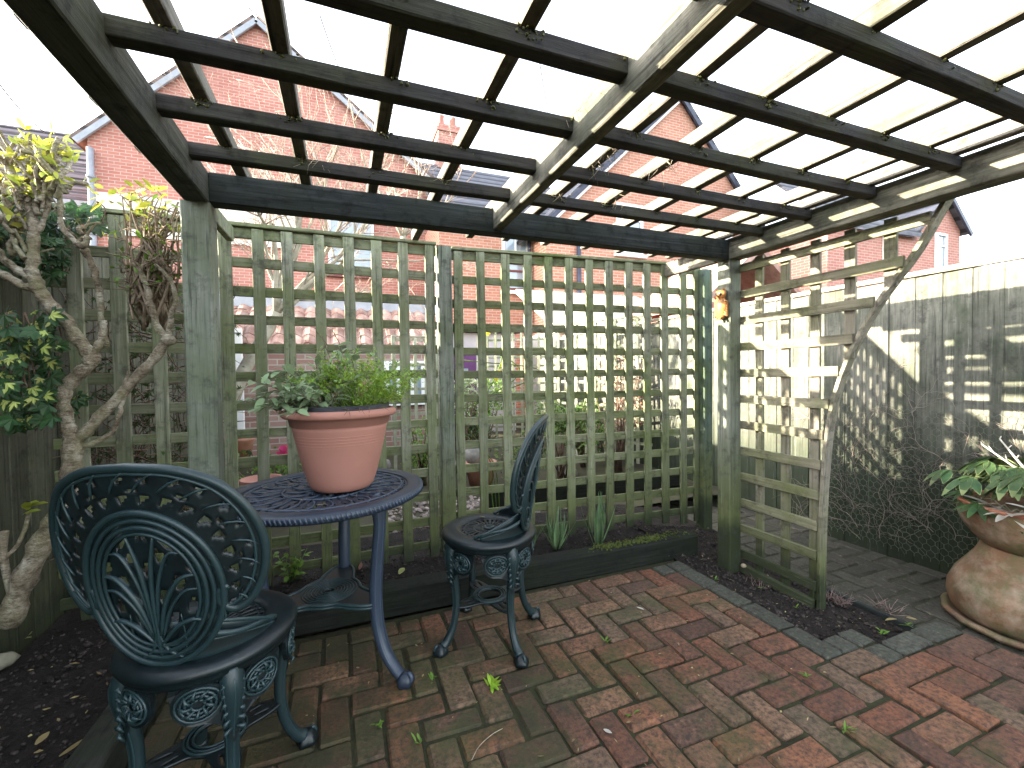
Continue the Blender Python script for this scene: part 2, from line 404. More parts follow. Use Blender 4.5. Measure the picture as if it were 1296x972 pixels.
        s.add(vs, fs, smooth, mi)
    def prism(s, poly, fn, mi=0, smooth=False):
        """poly: 2-D outline; fn(a,b,side) -> 3-D point for side 0/1"""
        n = len(poly)
        vs = [fn(a, b, 0) for a, b in poly]+[fn(a, b, 1) for a, b in poly]
        fs = [tuple(range(n-1, -1, -1)), tuple(range(n, 2*n))]+[(i, (i+1) % n, n+(i+1) % n, n+i) for i in range(n)]
        s.add(vs, fs, smooth, mi)
    def grid(s, nu, nv, P, hole=None, mi=0, smooth=True, wrap=False):
        """plate with thickness: P(i,j,side) -> point; hole(i,j) True = cell missing"""
        NV = nv+1; cu = nu if wrap else nu+1
        vs = [P(i, j, sd) for sd in (0, 1) for i in range(cu) for j in range(NV)]
        off = cu*NV
        keep = lambda i, j: (0 <= j < nv) and (wrap or 0 <= i < nu) and not (hole and hole(i % nu, j))
        fs = []
        for i in range(nu):
            i2 = (i+1) % nu if wrap else i+1
            for j in range(nv):
                if not keep(i, j): continue
                a, b, c, d = i*NV+j, i2*NV+j, i2*NV+j+1, i*NV+j+1
                fs.append((a, b, c, d)); fs.append((off+d, off+c, off+b, off+a))
                if not keep(i, j-1): fs.append((b, a, off+a, off+b))
                if not keep(i, j+1): fs.append((d, c, off+c, off+d))
                if not keep(i-1, j): fs.append((a, d, off+d, off+a))
                if not keep(i+1, j): fs.append((c, b, off+b, off+c))
        s.add(vs, fs, smooth, mi)
    def leaf(s, p, d, nrm, L, W, seg=3, curl=.25, fold=.15, mi=0, shape=None):
        p = Vector(p); d = Vector(d).normalized(); nrm = Vector(nrm)
        x = d.cross(nrm)
        x = x.normalized() if x.length > 1e-4 else d.orthogonal().normalized()
        nn = x.cross(d)
        vs = []; fs = []
        for i in range(seg+1):
            t = i/seg; wd = W*.5*(shape(t) if shape else max(.05, sin(pi*min(1, t*.92+.06))**.8))
            c = p + d*(L*t) - nn*(curl*L*t*t)
            vs += [c - x*wd + nn*fold*wd, c, c + x*wd + nn*fold*wd]
        for i in range(seg):
            a = i*3; fs += [(a, a+1, a+4, a+3), (a+1, a+2, a+5, a+4)]
        s.add(vs, fs, True, mi)
    def star(s, p, d, nrm, size, lobes=5, mi=0, spread=2.2, thin=.35, lens=None, cup=.1, wd=.55, sh=.62):
        """lobed leaf (ivy, fatsia): outline fanned round the stalk end"""
        p = Vector(p); d = Vector(d).normalized(); nrm = Vector(nrm).normalized()
        x = d.cross(nrm).normalized(); nn = x.cross(d)
        vs = [p]; 
        for i in range(lobes):
            a = -spread/2+spread*i/(lobes-1); l = size*(lens[i] if lens else (1-.28*abs(i/(lobes-1)-.5)*2))
            da = spread/(lobes-1)/2
            e = (d*cos(a)+x*sin(a))*l - nn*l*cup*1.6
            e1 = (d*cos(a-da*wd)+x*sin(a-da*wd))*l*sh - nn*l*cup*.4; e2 = (d*cos(a+da*wd)+x*sin(a+da*wd))*l*sh - nn*l*cup*.4
            v1 = (d*cos(a+da)+x*sin(a+da))*l*thin
            vs += [p+e1, p+e, p+e2]
            if i < lobes-1: vs.append(p+v1)
        n = len(vs); fs = [(0, i, i+1) for i in range(1, n-1)]
        s.add(vs, fs, False, mi)
    def build(s, name, mat, parent=None, label=None):
        me = bpy.data.meshes.new(name)
        o = ORG.get(parent.name, Vector((0, 0, 0))) if parent else Vector((0, 0, 0))
        me.from_pydata([(v[0]-o[0], v[1]-o[1], v[2]-o[2]) for v in s.v] if parent else s.v, [], s.f)
        me.polygons.foreach_set('use_smooth', s.sm)
        mats = mat if isinstance(mat, (list, tuple)) else [mat]
        for m in mats: me.materials.append(m)
        if len(mats) > 1: me.polygons.foreach_set('material_index', s.mi)
        me.update()
        ob = bpy.data.objects.new(name, me); sc.collection.objects.link(ob)
        if parent: ob.parent = parent; ORG[ob.name] = o
        if label: ob['label'] = label
        return ob
def thing(name, label, cat, loc=(0, 0, 0), group=None, local=False):
    o = bpy.data.objects.new(name, None); sc.collection.objects.link(o); o.location = loc
    o.empty_display_size = .1
    o['label'] = label; o['category'] = cat
    if group: o['group'] = group
    ORG[o.name] = Vector((0, 0, 0)) if local else Vector(loc)
    return o
def tag(o, label, cat, group=None, kind=None):
    if label: o['label'] = label
    if cat: o['category'] = cat
    if group: o['group'] = group
    if kind: o['kind'] = kind
    return o
def struct(o): o['kind'] = 'structure'; return o
def curve(pts, n=6):                    # Catmull-Rom through points
    P = [Vector(p) for p in pts]; P = [P[0]*2-P[1]]+P+[P[-1]*2-P[-2]]; out = []
    for i in range(1, len(P)-2):
        for k in range(n):
            t = k/n; a, b, c, d = P[i-1:i+3]
            out.append(.5*((2*b)+(c-a)*t+(2*a-5*b+4*c-d)*t*t+(3*b-a-3*c+d)*t**3))
    out.append(P[-2]); return out
def rv(a=1): return Vector((U(-1, 1), U(-1, 1), U(-1, 1)))*a

# ------------------------------------------------------------------ ground, patio, path, beds
m = MB(); G = 900
m.add([(-G, -G, -.2), (G, -G, -.2), (G, G, -.2), (-G, G, -.2)], [(0, 1, 2, 3)])
struct(m.build('ground', M_GRASSY))
UB = .1085; Y0 = -.119
SLEEPY = 2.235
def inside(i, j):
    x = (i+.5)*UB; y = Y0+(j+.5)*UB
    if y > 2.2 or y < -1.6 or x < -.66: return False
    if x < 1.95: return True
    if y < 1.27 and x < 2.17: return True
    return y < 1.15 and x < 2.62
def border(i, j):
    y = Y0+(j+.5)*UB
    return inside(i, j) and y > .95 and i >= 16 and not (i >= 21 and y < 1.04) and not (inside(i+1, j) and inside(i, j+1) and inside(i+1, j+1) and inside(i-1, j+1))
red = MB(); grey = MB()
def paver(mb, x0, y0, w_, h_, z=0, hgt=.05):
    g = U(.002, .008); zt = z+U(-.004, .004)
    M = Matrix.Rotation(U(-.006, .006), 3, 'X') @ Matrix.Rotation(U(-.006, .006), 3, 'Y') @ Matrix.Rotation(U(-.022, .022), 3, 'Z')
    mb.box((x0+w_/2, y0+h_/2, zt-hgt/2), (w_-2*g, h_-2*g, hgt), M, U(.005, .012), jit=.0035)
done = set()
for j in range(-16, 24):
    for i in range(-7, 26):
        if (i, j) in done or not inside(i, j): continue
        b = border(i, j)
        def free(a, c): return inside(a, c) and border(a, c) == b and (a, c) not in done
        d = (i+j) % 4
        if b:
            if i == 17 and (j % 2 == 0) and free(i, j+1) and Y0+(j+.5)*UB > 1.2: cells = [(i, j), (i, j+1)]
            elif i > 19 and i % 2 == 0 and free(i+1, j): cells = [(i, j), (i+1, j)]
            else: cells = [(i, j)]
        elif d == 0 and free(i+1, j): cells = [(i, j), (i+1, j)]
        elif d == 2 and free(i, j+1): cells = [(i, j), (i, j+1)]
        else: cells = [(i, j)]
        for c in cells: done.add(c)
        a0, c0 = cells[0]; a1, c1 = cells[-1]
        paver(grey if b else red, a0*UB, Y0+c0*UB, (a1-a0+1)*UB, (c1-c0+1)*UB)
# the odd grey brick among the red ones
struct(red.build('patio', M_BRICK)); struct(grey.build('patio_border', M_GREYBR))
m = MB(); m.add([(-.66, -1.6, -.011), (1.94, -1.6, -.011), (1.94, 2.2, -.011), (-.66, 2.2, -.011)], [(0, 1, 2, 3)])
m.add([(1.94, -1.6, -.011), (2.6, -1.6, -.011), (2.6, 1.14, -.011), (1.94, 1.14, -.011)], [(0, 1, 2, 3)])
m.add([(1.94, 1.14, -.011), (2.16, 1.14, -.011), (2.16, 1.26, -.011), (1.94, 1.26, -.011)], [(0, 1, 2, 3)])
struct(m.build('patio_joints', M_JOINT))
# path on the right, 0.1 m lower, running between the board and the fence
PZ = -.10
m = MB(); pdone = set()
pin = lambda a, c: 24 <= a <= 31 and -13 <= c <= 60
for j in range(-13, 61):
    for i in range(24, 32):
        if (i, j) in pdone: continue
        d = (i+j) % 4
        cells = [(i, j), (i+1, j)] if d == 0 and pin(i+1, j) else ([(i, j), (i, j+1)] if d == 2 and pin(i, j+1) else [(i, j)])
        cells = [c for c in cells if c not in pdone]
        for c in cells: pdone.add(c)
        a1, c1 = cells[-1]; paver(m, i*UB+.035, Y0+j*UB, (a1-i+1)*UB, (c1-j+1)*UB, PZ+U(-.002, .002))
struct(m.build('path', M_PATHBR))
m = MB(); m.add([(2.62, -1.5, PZ-.008), (3.5, -1.5, PZ-.008), (3.5, 6.5, PZ-.008), (2.62, 6.5, PZ-.008)], [(0, 1, 2, 3)])
struct(m.build('path_joints', simple('mossy path joint', (.03, .032, .018), (.05, .055, .028), 30, .95, .6, var=0, dist=.006)))

def soilgrid(mb, x0, x1, y0, y1, zf, step=.035, amp=.012):
    nx = int((x1-x0)/step)+1; ny = int((y1-y0)/step)+1; vs = []; fs = []
    for a in range(nx+1):
        for c in range(ny+1):
            x = x0+(x1-x0)*a/nx; y = y0+(y1-y0)*c/ny
            z = zf(x, y)+mnoise.noise(Vector((x*9, y*9, 0)))*amp+mnoise.noise(Vector((x*30, y*30, 3)))*amp*.7
            vs.append((x, y, z))
    for a in range(nx):
        for c in range(ny):
            k = a*(ny+1)+c; fs.append((k, k+ny+1, k+ny+2, k+1))
    mb.add(vs, fs, True)
def zback(x, y): return .06 if y > 2.33 else .03
def zright(x, y):
    t = max(0, min(1, (x-1.95)/.6)); z = -.025-.085*t
    if y > 2.1: z += min(1, (y-2.1)/.35)*.1
    return z
m = MB()
soilgrid(m, -.7, 2.12, 2.3, 3.2, zback); soilgrid(m, 1.955, 2.6, 1.15, 3.2, zright)
soilgrid(m, -1.3, -.68, .2, 3.2, lambda x, y: .045)
struct(m.build('flower_bed_soil', M_SOIL))
m = MB(); soilgrid(m, -6, 13, 3.15, 10.5, lambda x, y: .02, .2, .02)
struct(m.build('neighbour_garden_ground', M_GRASSY))
m = MB()
for k in range(5200):
    q = U(0, 1)
    if q < .4: x, y = U(-.6, 2.1), U(2.36, 3.0); z = zback(x, y)
    elif q < .75: x, y = U(1.96, 2.58), U(1.16, 2.6); z = zright(x, y)
    else: x, y = U(-1.25, -.72), U(.8, 2.6); z = .045
    r = U(.002, .006)*(1.8 if U(0, 1) < .06 else 1)
    m.box((x, y, z+r*.9), (r*2*U(.6, 1.6), r*2, r*1.5), Matrix.Rotation(U(0, 3), 3, 'Z') @ Matrix.Rotation(U(-.5, .5), 3, 'X'), r*.4)
tag(m.build('soil_crumbs', M_CRUMB), 'crumbs of dark soil, bark chips and tiny stones over the beds', 'soil crumbs', kind='stuff')

# ------------------------------------------------------------------ sleepers and path board
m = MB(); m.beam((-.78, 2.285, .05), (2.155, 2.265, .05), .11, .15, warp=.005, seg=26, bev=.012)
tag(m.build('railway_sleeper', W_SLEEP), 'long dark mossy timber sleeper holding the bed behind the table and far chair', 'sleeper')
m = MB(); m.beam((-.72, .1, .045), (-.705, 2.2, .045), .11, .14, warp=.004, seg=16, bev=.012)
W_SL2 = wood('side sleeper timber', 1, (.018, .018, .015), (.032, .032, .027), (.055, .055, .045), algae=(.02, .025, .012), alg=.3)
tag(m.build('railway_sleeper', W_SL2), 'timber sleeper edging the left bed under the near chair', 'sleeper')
m = MB(); m.beam((2.625, 1.16, -.155), (2.625, 6, -.155), .028, .13, warp=.002, seg=20)
W_BRD = wood('edging board timber', 1, (.015, .018, .02), (.03, .034, .034), (.05, .055, .05), algae=(.02, .025, .02), alg=.3)
tag(m.build('edging_board', W_BRD), 'dark wooden edging board between the soil bed and the brick path', 'edging board')
m = MB()
for k in range(520):
    x = rnd.gauss(1.8, .13) if k % 3 else rnd.gauss(1.5, .06); y = 2.27+rnd.gauss(0, .022); r = U(.003, .009)
    m.lathe([(0.001, .004), (r*.6, .003), (r, -.003)], (x, y, .126), 6, wob=lambda a, z: 1+.25*sin(3*a))
tag(m.build('moss_patch', leafmat('bright moss', (.05, .07, .01), (.09, .11, .02))), 'bright green moss growing on the sleeper top by the right post', 'moss', kind='stuff')

# ------------------------------------------------------------------ pergola
perg = thing('pergola', 'dark weathered timber pergola with crossing roof slats over the patio', 'pergola', (.85, .8, 0))
def P1(name, f, mat, label=None):
    m = MB(); f(m); return m.build(name, mat, perg, label)
P1('post', lambda m: (m.beam((-.519, 2.066, -.1), (-.517, 2.066, 1.88), .1, .1, (0, 1, 0), warp=.002, seg=14, bev=.006)), W_POST)
P1('post', lambda m: (m.beam((2.272, 2.066, -.2), (2.274, 2.066, 1.88), .096, .1, (0, 1, 0), warp=.002, seg=14, bev=.006)), W_POST)
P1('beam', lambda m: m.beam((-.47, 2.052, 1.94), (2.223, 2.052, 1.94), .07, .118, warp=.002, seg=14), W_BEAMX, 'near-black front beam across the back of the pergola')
W_BEAML = wood('dark left beam', 1, (.03, .034, .032), (.06, .065, .06), (.12, .125, .112), algae=(.045, .055, .03), alg=.3)
P1('beam', lambda m: m.beam((-.512, -.7, 1.94), (-.512, 2.115, 1.94), .084, .122, warp=.002, seg=14), W_BEAML)
P1('beam', lambda m: m.beam((.72, -.7, 1.955), (.72, 2.015, 1.955), .046, .115, warp=.0015, seg=14), W_BEAMY)
P1('beam', lambda m: m.beam((2.272, -.7, 1.943), (2.272, 2.115, 1.943), .094, .126, warp=.002, seg=14), W_BEAMY)
for y in (1.81, 1.535, 1.25, .965, .69, .41, .12, -.17, -.45):
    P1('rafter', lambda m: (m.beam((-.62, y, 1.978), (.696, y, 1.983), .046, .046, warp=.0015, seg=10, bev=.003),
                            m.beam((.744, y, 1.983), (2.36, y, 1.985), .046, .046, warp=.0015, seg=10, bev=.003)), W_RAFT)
for k, x in enumerate((-.362, -.126, .14, .42, .718, .937, 1.2, 1.485, 1.755, 2.03, 2.19)):
    y1 = 2.66 if k == 3 else (2.5 if k > 3 else 2.3)+U(0, .03)
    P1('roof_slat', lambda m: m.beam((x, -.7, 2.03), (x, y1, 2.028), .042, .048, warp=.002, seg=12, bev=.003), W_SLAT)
P1('brace', lambda m: m.beam((-.53, 2.12, 1.925), (-.53, 2.645, 1.94), .035, .075), W_LATZ[0])
P1('brace', lambda m: m.beam((2.23, 2.12, 1.93), (2.25, 2.62, 1.945), .035, .1), W_SLAT)
# dry moss, seeds and dead grass caught on the slats
ms = MB()
for k in range(16):
    x, y = rnd.choice([(.718, U(.9, 1.9)), (.937, U(.9, 1.9)), (1.2, U(.9, 1.8)), (.42, 1.8), (-.1, 1.8), (.718, U(.7, 1.5))])
    mm = MB() if k == 0 else mm
    for q in range(9):
        p = Vector((x+U(-.05, .05), y+U(-.05, .05), 2.0)); d = Vector((U(-1, 1), U(-1, 1), U(-1.2, .5))).normalized()
        mm.tube([p, p+d*.03, p+d*.06+rv(.012)], [.0009, .0007, .0004], 3)
for y in (1.81, 1.535, 1.25, .965, .69):
    for x in (-.362, -.126, .14, .42, .718, .937, 1.2, 1.485, 1.755, 2.03):
        for k in range(rnd.randrange(6, 30)):
            p = Vector((x+rnd.gauss(0, .018), y-.024+U(-.004, .006), 2.004-abs(rnd.gauss(0, .012))))
            ms.lathe([(.001, -.004), (.004, 0), (.001, .004)], p, 5) if False else ms.box(p, (U(.004, .01), U(.003, .008), U(.003, .009)), Matrix.Rotation(U(0, 3), 3, 'Z'), .002)
tag(ms.build('roof_moss', leafmat('dry roof moss', (.05, .055, .015), (.13, .125, .04))), 'dry yellow-green moss clinging where the roof slats cross the rafters', 'moss', kind='stuff')
tag(mm.build('dead_creeper_wisps', M_TWIG), 'thin dry creeper wisps caught along the pergola roof slats', 'dead creeper', kind='stuff')

# ------------------------------------------------------------------ trellis panels
def trellis(x0, x1, y0, y1, label, xs, zrows, ztop, zbot=.07, wl=.058, cat='trellis', group='square trellis panels round the patio', mats=W_LATZ, cap=True, d=.019, name='trellis_panel', hw=.052):
    A = Vector((x0, y0, 0)); B = Vector((x1, y1, 0)); t = (B-A).normalized(); n = Vector((t.y, -t.x, 0))   # n towards camera
    L = (B-A).length
    th = thing(name, label, cat, A, group)
    m = MB()
    for s_ in xs: 
        p = A+t*s_+n*d*.5; jx = U(-.002, .002)
        m.beam(p+t*jx+Vector((0, 0, zbot-U(0, .04))), p+Vector((0, 0, ztop+U(-.006, .002))), wl*U(.95, 1.04), d, n, warp=.0022, seg=9, bev=.002)
    m.build('upright_laths', mats[0], th)
    m = MB()
    for z in zrows:
        p = A-n*d*.52; q = B-n*d*.52; dz = U(-.004, .004)
        m.beam(p+Vector((0, 0, z)), q+Vector((0, 0, z+dz)), d, hw*U(.94, 1.05), warp=.0016, seg=10, bev=.002)
    m.build('cross_laths', mats[1], th)
    if cap:
        m = MB(); m.beam(A+n*.0+Vector((0, 0, ztop+.012)), B+Vector((0, 0, ztop+.012)), .05, .02, bev=.003)
        m.build('top_rail', mats[1], th)
    return th
rows = [1.961-.1525*k for k in range(13)]
trellis(-1.27, -.6, 2.67, 2.67, 'short trellis panel behind the gnarled tree, left of the pergola post', [.107, .268, .422, .58], rows, 1.99)
trellis(-.59, .553, 2.68, 2.7, 'trellis panel behind the potted herbs, left of the middle fence post', [.03, .18, .322, .482, .636, .789, .939, 1.10], rows, 1.99)
S = [.039, .188, .356, .511, .659, .812, .966, 1.118, 1.28, 1.43, 1.582, 1.745, 1.87]
trellis(.66, 2.53, 2.74, 2.6, 'wide trellis panel behind the far chair, right of the middle fence post', S, [1.955-.1525*k for k in range(13)], 1.985)
m = MB(); m.beam((.607, 2.74, -.1), (.607, 2.735, 2.0), .09, .09, (0, 1, 0), warp=.002, seg=12, bev=.006)
fp = m.build('fence_post', W_POST); tag(fp, 'square timber post between the two long trellis panels', 'fence post', 'trellis posts')
m = MB(); m.beam((2.575, 2.57, -.1), (2.575, 2.57, 1.96), .085, .085, (0, 1, 0), warp=.002, seg=12, bev=.006)
fp = m.build('fence_post', wood('bluish post', 2, (.05, .075, .065), (.09, .125, .11), (.15, .18, .15), alg=.3, base_z=(.38, .85))); tag(fp, 'blue-green weathered post half hidden behind the right pergola post', 'fence post', 'trellis posts')

# arch trellis in the plane x = 2.33
ar = thing('arched_trellis', 'trellis wing with a curved wooden edge beside the right pergola post', 'trellis', (2.33, 1.9, 0))
curvepts = curve([(2.345, 1.035, 1.895), (2.345, 1.14, 1.7), (2.345, 1.28, 1.5), (2.345, 1.405, 1.25), (2.345, 1.485, .98), (2.345, 1.52, .65), (2.345, 1.535, .3), (2.345, 1.54, -.1)], 6)
def ycurve(z):
    for a, b in zip(curvepts, curvepts[1:]):
        if b.z <= z <= a.z: return a.y+(b.y-a.y)*(a.z-z)/(a.z-b.z)
    return 1.04 if z > 1.8 else 1.54
m = MB()
for a, b in zip(curvepts, curvepts[1:]):
    e = (b-a).normalized()*.003
    m.beam(a-e, b+e, .05, .018, (0, -1, .3), bev=.0015)
m.build('curved_edge', W_ARCHZ, ar)
for k in range(12):
    z = 1.83-.1625*k; m = MB() if k == 0 else m
    m.beam((2.322, 2.015, z), (2.322, ycurve(z)+.012, z+U(-.006, .006)), .018, .05, warp=.0015, seg=7, bev=.002)
m.beam((2.318, 2.01, -.045), (2.318, 1.56, -.06), .035, .05, bev=.003)
m.build('cross_laths', W_ARCH, ar)
m = MB()
for y in (1.905, 1.741, 1.575, 1.405, 1.235):
    zb = -.1
    if y < 1.53: zb = min((c.z for c in curvepts if c.y < y), default=0)
    m.beam((2.345, y, zb), (2.345, y, 1.88), .018, .05, (0, 1, 0), warp=.0015, seg=7, bev=.002)
m.build('upright_laths', W_ARCHZ, ar)

# ------------------------------------------------------------------ boarded fences
def fence(x, y0, y1, z0, z1, label, mat, side, bw=.14, capm=None, capz=.03):
    th = thing('board_fence', label, 'fence', (x, y0, z0)); m = MB(); y = y0
    while y < y1:
        b = bw*U(.9, 1.08); zt = z1+U(-.006, .004)
        M = Matrix.Rotation(side*.045, 3, 'Z')
        m.box((x+U(-.003, .003), y+b/2, (z0+zt)/2), (.016, b+.014, zt-z0), M, .002); y += b
    m.build('boards', mat, th)
    m = MB()
    for z in (z0+.35, (z0+z1)/2+.05, z1-.28): m.beam((x-side*.04, y0, z), (x-side*.04, y1, z), .04, .07)
    m.build('back_rails', mat, th)
    if capm:
        m = MB(); m.beam((x, y0, z1+capz/2+.004), (x, y1, z1+capz/2+.004), .06, capz, warp=.002, seg=20)
        m.build('capping_rail', capm, th)
    return th
rf = fence(3.52, -1.4, 7.5, -.15, 1.79, 'tall mossy board fence along the brick path on the right', W_SLEEPTOP, -1, capm=W_CAP)
fence(-1.33, -1.2, 9, -.1, 1.955, 'boarded fence along the left bed behind the gnarled tree', W_LFENCE, 1, .12)
# chicken wire stapled low on the right fence
m = MB(); hx = .05; r_ = .0011
for a in range(0, 46):
    for c in range(0, 26):
        y = .35+a*hx*.87; z = -.05+c*hx*.75*1.0
        if z > 1.05: continue
        yy = y+(hx*.435 if c % 2 else 0)
        p = [(3.498, yy, z), (3.498, yy, z+hx*.42), (3.498, yy+hx*.435, z+hx*.75), (3.498, yy-hx*.435, z+hx*.75)]
        for q, t in ((0, 1), (1, 2), (1, 3)):
            m.beam(p[q], p[t], r_*1.6, r_*1.6, (1, 0, 0.01), bev=0)
m.build('chicken_wire', M_WIRE, rf)
# dead creeper stems on the fence
m = MB()
def creep(p, ang, L, r, depth):
    pts = [p]; a = ang
    for k in range(int(L/.03)):
        a += U(-.55, .55); p = p+Vector((U(-.004, .004), cos(a)*.03, sin(a)*.03))
        p.x = max(3.478, min(3.492, p.x))
        if p.z < -.1 or p.z > 1.5: break
        pts.append(p)
        if depth and U(0, 1) < .5: creep(p, a+rnd.choice((-1, 1))*U(.4, 1.4), L*U(.25, .6), r*.6, depth-1)
    if len(pts) > 1: m.tube(pts, [r*(1-.6*i/len(pts)) for i in range(len(pts))], 3)
for k in range(11): creep(Vector((3.48, U(1.3, 2.15), U(-.05, .3))), U(.9, 2.2), U(.4, .9), .0022, 1)
for k in range(4): creep(Vector((3.48, U(1.5, 2.1), U(.0, .3))), U(.9, 2.2), U(.4, .7), .0022, 2)
for k in range(6): creep(Vector((3.48, U(1.08, 1.22), U(.55, .95))), U(-1.5, 2.5), .22, .002, 1)
for k in range(4): creep(Vector((3.48, U(1.5, 2.6), U(.3, .8))), U(.9, 2.2), .5, .0028, 2)
tag(m.build('dead_creeper', simple('grey creeper stem', (.12, .1, .085), (.26, .22, .19), 30, .9, .2, var=.5)), 'leafless creeper stems clinging to the netting on the right fence', 'creeper')

# ------------------------------------------------------------------ cast metal furniture
def sm(x, a, b):
    t = max(0, min(1, (x-a)/(b-a))); return t*t*(3-2*t)
SEATZ = .50
def chair(name, label, loc, rz):
    th = thing(name, label, 'chair', (0, 0, 0), 'ornate cast metal bistro chairs', local=True)
    # seat: rolled rim, pierced centre
    m = MB()
    prof = [(.128, -.008), (.134, 0), (.15, .004), (.18, .004), (.2, .0), (.212, -.008), (.216, -.018), (.213, -.028), (.206, -.032), (.207, -.038), (.2, -.05), (.188, -.052), (.184, -.03), (.15, -.02), (.13, -.02)]
    m.lathe([(r, SEATZ+z) for r, z in prof], n=72, closed=True)
    m.build('seat_rim', M_CAST, th)
    m = MB()
    def PP(i, j, sd):
        r = .014+.118*j/16; a = 2*pi*i/208
        return (r*cos(a), r*sin(a), SEATZ-.006-(.006 if sd else 0)+.003*sin(pi*j/16))
    def hs(i, j):
        a = (i/208*26) % 1
        if 3 <= j <= 6: return (i/208*26) % 1 < .45
        if 8 <= j <= 12: return .12 < a < .6
        if j == 14: return (i//4) % 2 == 0
        return False
    m.grid(208, 16, PP, hs, wrap=True)
    m.lathe([(.026, SEATZ-.004), (.024, SEATZ+.002), (.014, SEATZ+.003), (.013, SEATZ-.006)], n=24)
    m.build('pierced_seat', M_CAST, th)
    # apron rim, knees with leaf rosettes, legs
    for q in range(4):
        a = pi/4+q*pi/2; ca, sa = cos(a), sin(a); rad = Vector((ca, sa, 0)); tan = Vector((-sa, ca, 0)); Z = Vector((0, 0, 1))
        m = MB()
        path = curve([rad*.178+Z*.46, rad*.192+Z*.42, rad*.19+Z*.37, rad*.178+Z*.31, rad*.17+Z*.24, rad*.172+Z*.17, rad*.188+Z*.10, rad*.215+Z*.05, rad*.236+Z*.03], 5)
        rr = [.03-.014*sm(i/len(path), 0, .5)+.004*sm(i/len(path), .7, 1) for i in range(len(path))]
        m.tube(path, rr, 12)
        # beaded ridge down the front of the leg
        rp = [p+rad*(rr[i]*.92) for i, p in enumerate(path)]
        m.tube(rp[2:-2], .0035, 6)
        for sd in (-1, 1): m.tube([p+tan*sd*rr[i]*.8+rad*rr[i]*.5 for i, p in enumerate(path)][3:-3], .0022, 5)
        # scroll foot
        m.lathe([(0.001, .02), (.014, .018), (.022, .008), (.029, -.006), (.03, -.018), (.024, -.022)], rad*.246+Z*.022, 20, wob=lambda t, z, a=a: 1+.1*cos(5*(t-a))+.2*max(0, cos(t-a)))
        m.tube([rad*(.262+.014*sin(t))+Z*(.028+.014*cos(t)) for t in [k*.5 for k in range(11)]], .006, 6)
        # knee rosettes either side of the leg, hanging below the seat rim
        for sd in (-1, 1):
            def S(x, z, lift=0):   # shell hugging the seat circumference
                ang = a+sd*x/.185
                r = .186+lift; return Vector((r*cos(ang), r*sin(ang), z))
            poly = [(.0, .448), (.125, .448), (.13, .43), (.122, .40), (.1, .372), (.072, .352), (.045, .345), (.025, .33), (.012, .30), (0, .27)]
            m.prism([(.0+x, z) for x, z in poly] if sd > 0 else [(x, z) for x, z in poly][::-1], lambda x, z, k: S(x, z, .0 if k == 0 else .008))
            c0, c1 = .068, .402
            m.prism([(c0+.056*cos(-sd*t), c1+.052*sin(-sd*t)) for t in [k*pi/14 for k in range(28)]], lambda x, z, k: S(x, z, -.004 if k == 0 else .0095))
            for rr_ in (.044, .034, .024, .013):
                m.tube([S(c0+rr_*cos(t)*1.05, c1+rr_*sin(t)*.92, .011-.0*rr_) for t in [k*pi/9 for k in range(18)]], .0034, 6, closed=True)
            for kk in range(9):
                t = kk*2*pi/9+.3; t2 = t+.5
                m.tube([S(c0+.012*cos(t), c1+.012*sin(t), .012), S(c0+.026*cos((t+t2)/2), c1+.026*sin((t+t2)/2), .017), S(c0+.04*cos(t2), c1+.038*sin(t2), .01)], [.0025, .005, .002], 5)
            for kk in range(6):   # feathered acanthus between leg and rosette
                z = .435-kk*.024
                m.tube([S(.004, z, .012), S(.018, z-.004, .02), S(.03-kk*.002, z-.02, .01)], [.003, .006, .002], 6)
        m.build('leg', M_CAST, th)
    # stretcher plate with ring
    m = MB(); ZS = .185
    def PS(i, j, sd):
        a = 2*pi*i/96; c = abs(cos(2*a+pi/2)); R1 = .078+.098*c**5   # arms towards the legs at 45 degrees
        r = .052+(R1-.052)*j/8
        return (r*cos(a), r*sin(a), ZS-(.008 if sd else 0))
    def hst(i, j):
        d = abs(((i/96*4-.5) % 1)-0); d = min(d, 1-d)
        return 3 <= j <= 5 and .06 < d < .11
    m.grid(96, 8, PS, hst, wrap=True)
    for r in (.054, .066, .075): m.tube([(r*cos(k*pi/20), r*sin(k*pi/20), ZS+.003) for k in range(40)], .0035, 6, closed=True)
    m.build('stretcher', M_CAST, th)
    # backrest
    def B(s, t, lift=0):
        s *= 1.06; return Vector((s, -.17-.2*t+.9*s*s - lift, SEATZ+t*1.06))
    m = MB()
    half = curve([(0, .475, 0), (.09, .466, 0), (.165, .43, 0), (.212, .365, 0), (.232, .29, 0), (.226, .215, 0), (.2, .155, 0), (.165, .128, 0), (.138, .145, 0), (.138, .175, 0), (.155, .19, 0)], 5)
    full = [(-p.x, p.y) for p in half[::-1]]+[(p.x, p.y) for p in half[1:]]
    m.tube([B(x, y) for x, y in full], .0105, 10, ell=1.0)
    m.tube([B(x*.93, .29+(y-.29)*.93, .004) for x, y in full[10:-10]], .004, 6)
    m.build('back_hoop', M_CAST, th)
    m = MB()
    N = 132; NJ = 16
    def PW_(i, j, sd):
        t = i/N; a = R(228)-R(276)*t                       # from lower left over the top to lower right
        ex, ey = .142*cos(a), .19+.178*sin(a)
        kf = t*(len(full)-25)+12; k0 = int(kf); fr = kf-k0; k1 = min(k0+1, len(full)-1)
        ox = full[k0][0]*(1-fr)+full[k1][0]*fr; oy = full[k0][1]*(1-fr)+full[k1][1]*fr
        v = j/NJ; return B(ex+(ox-ex)*v, ey+(oy-ey)*v, .003 if sd else -.003)
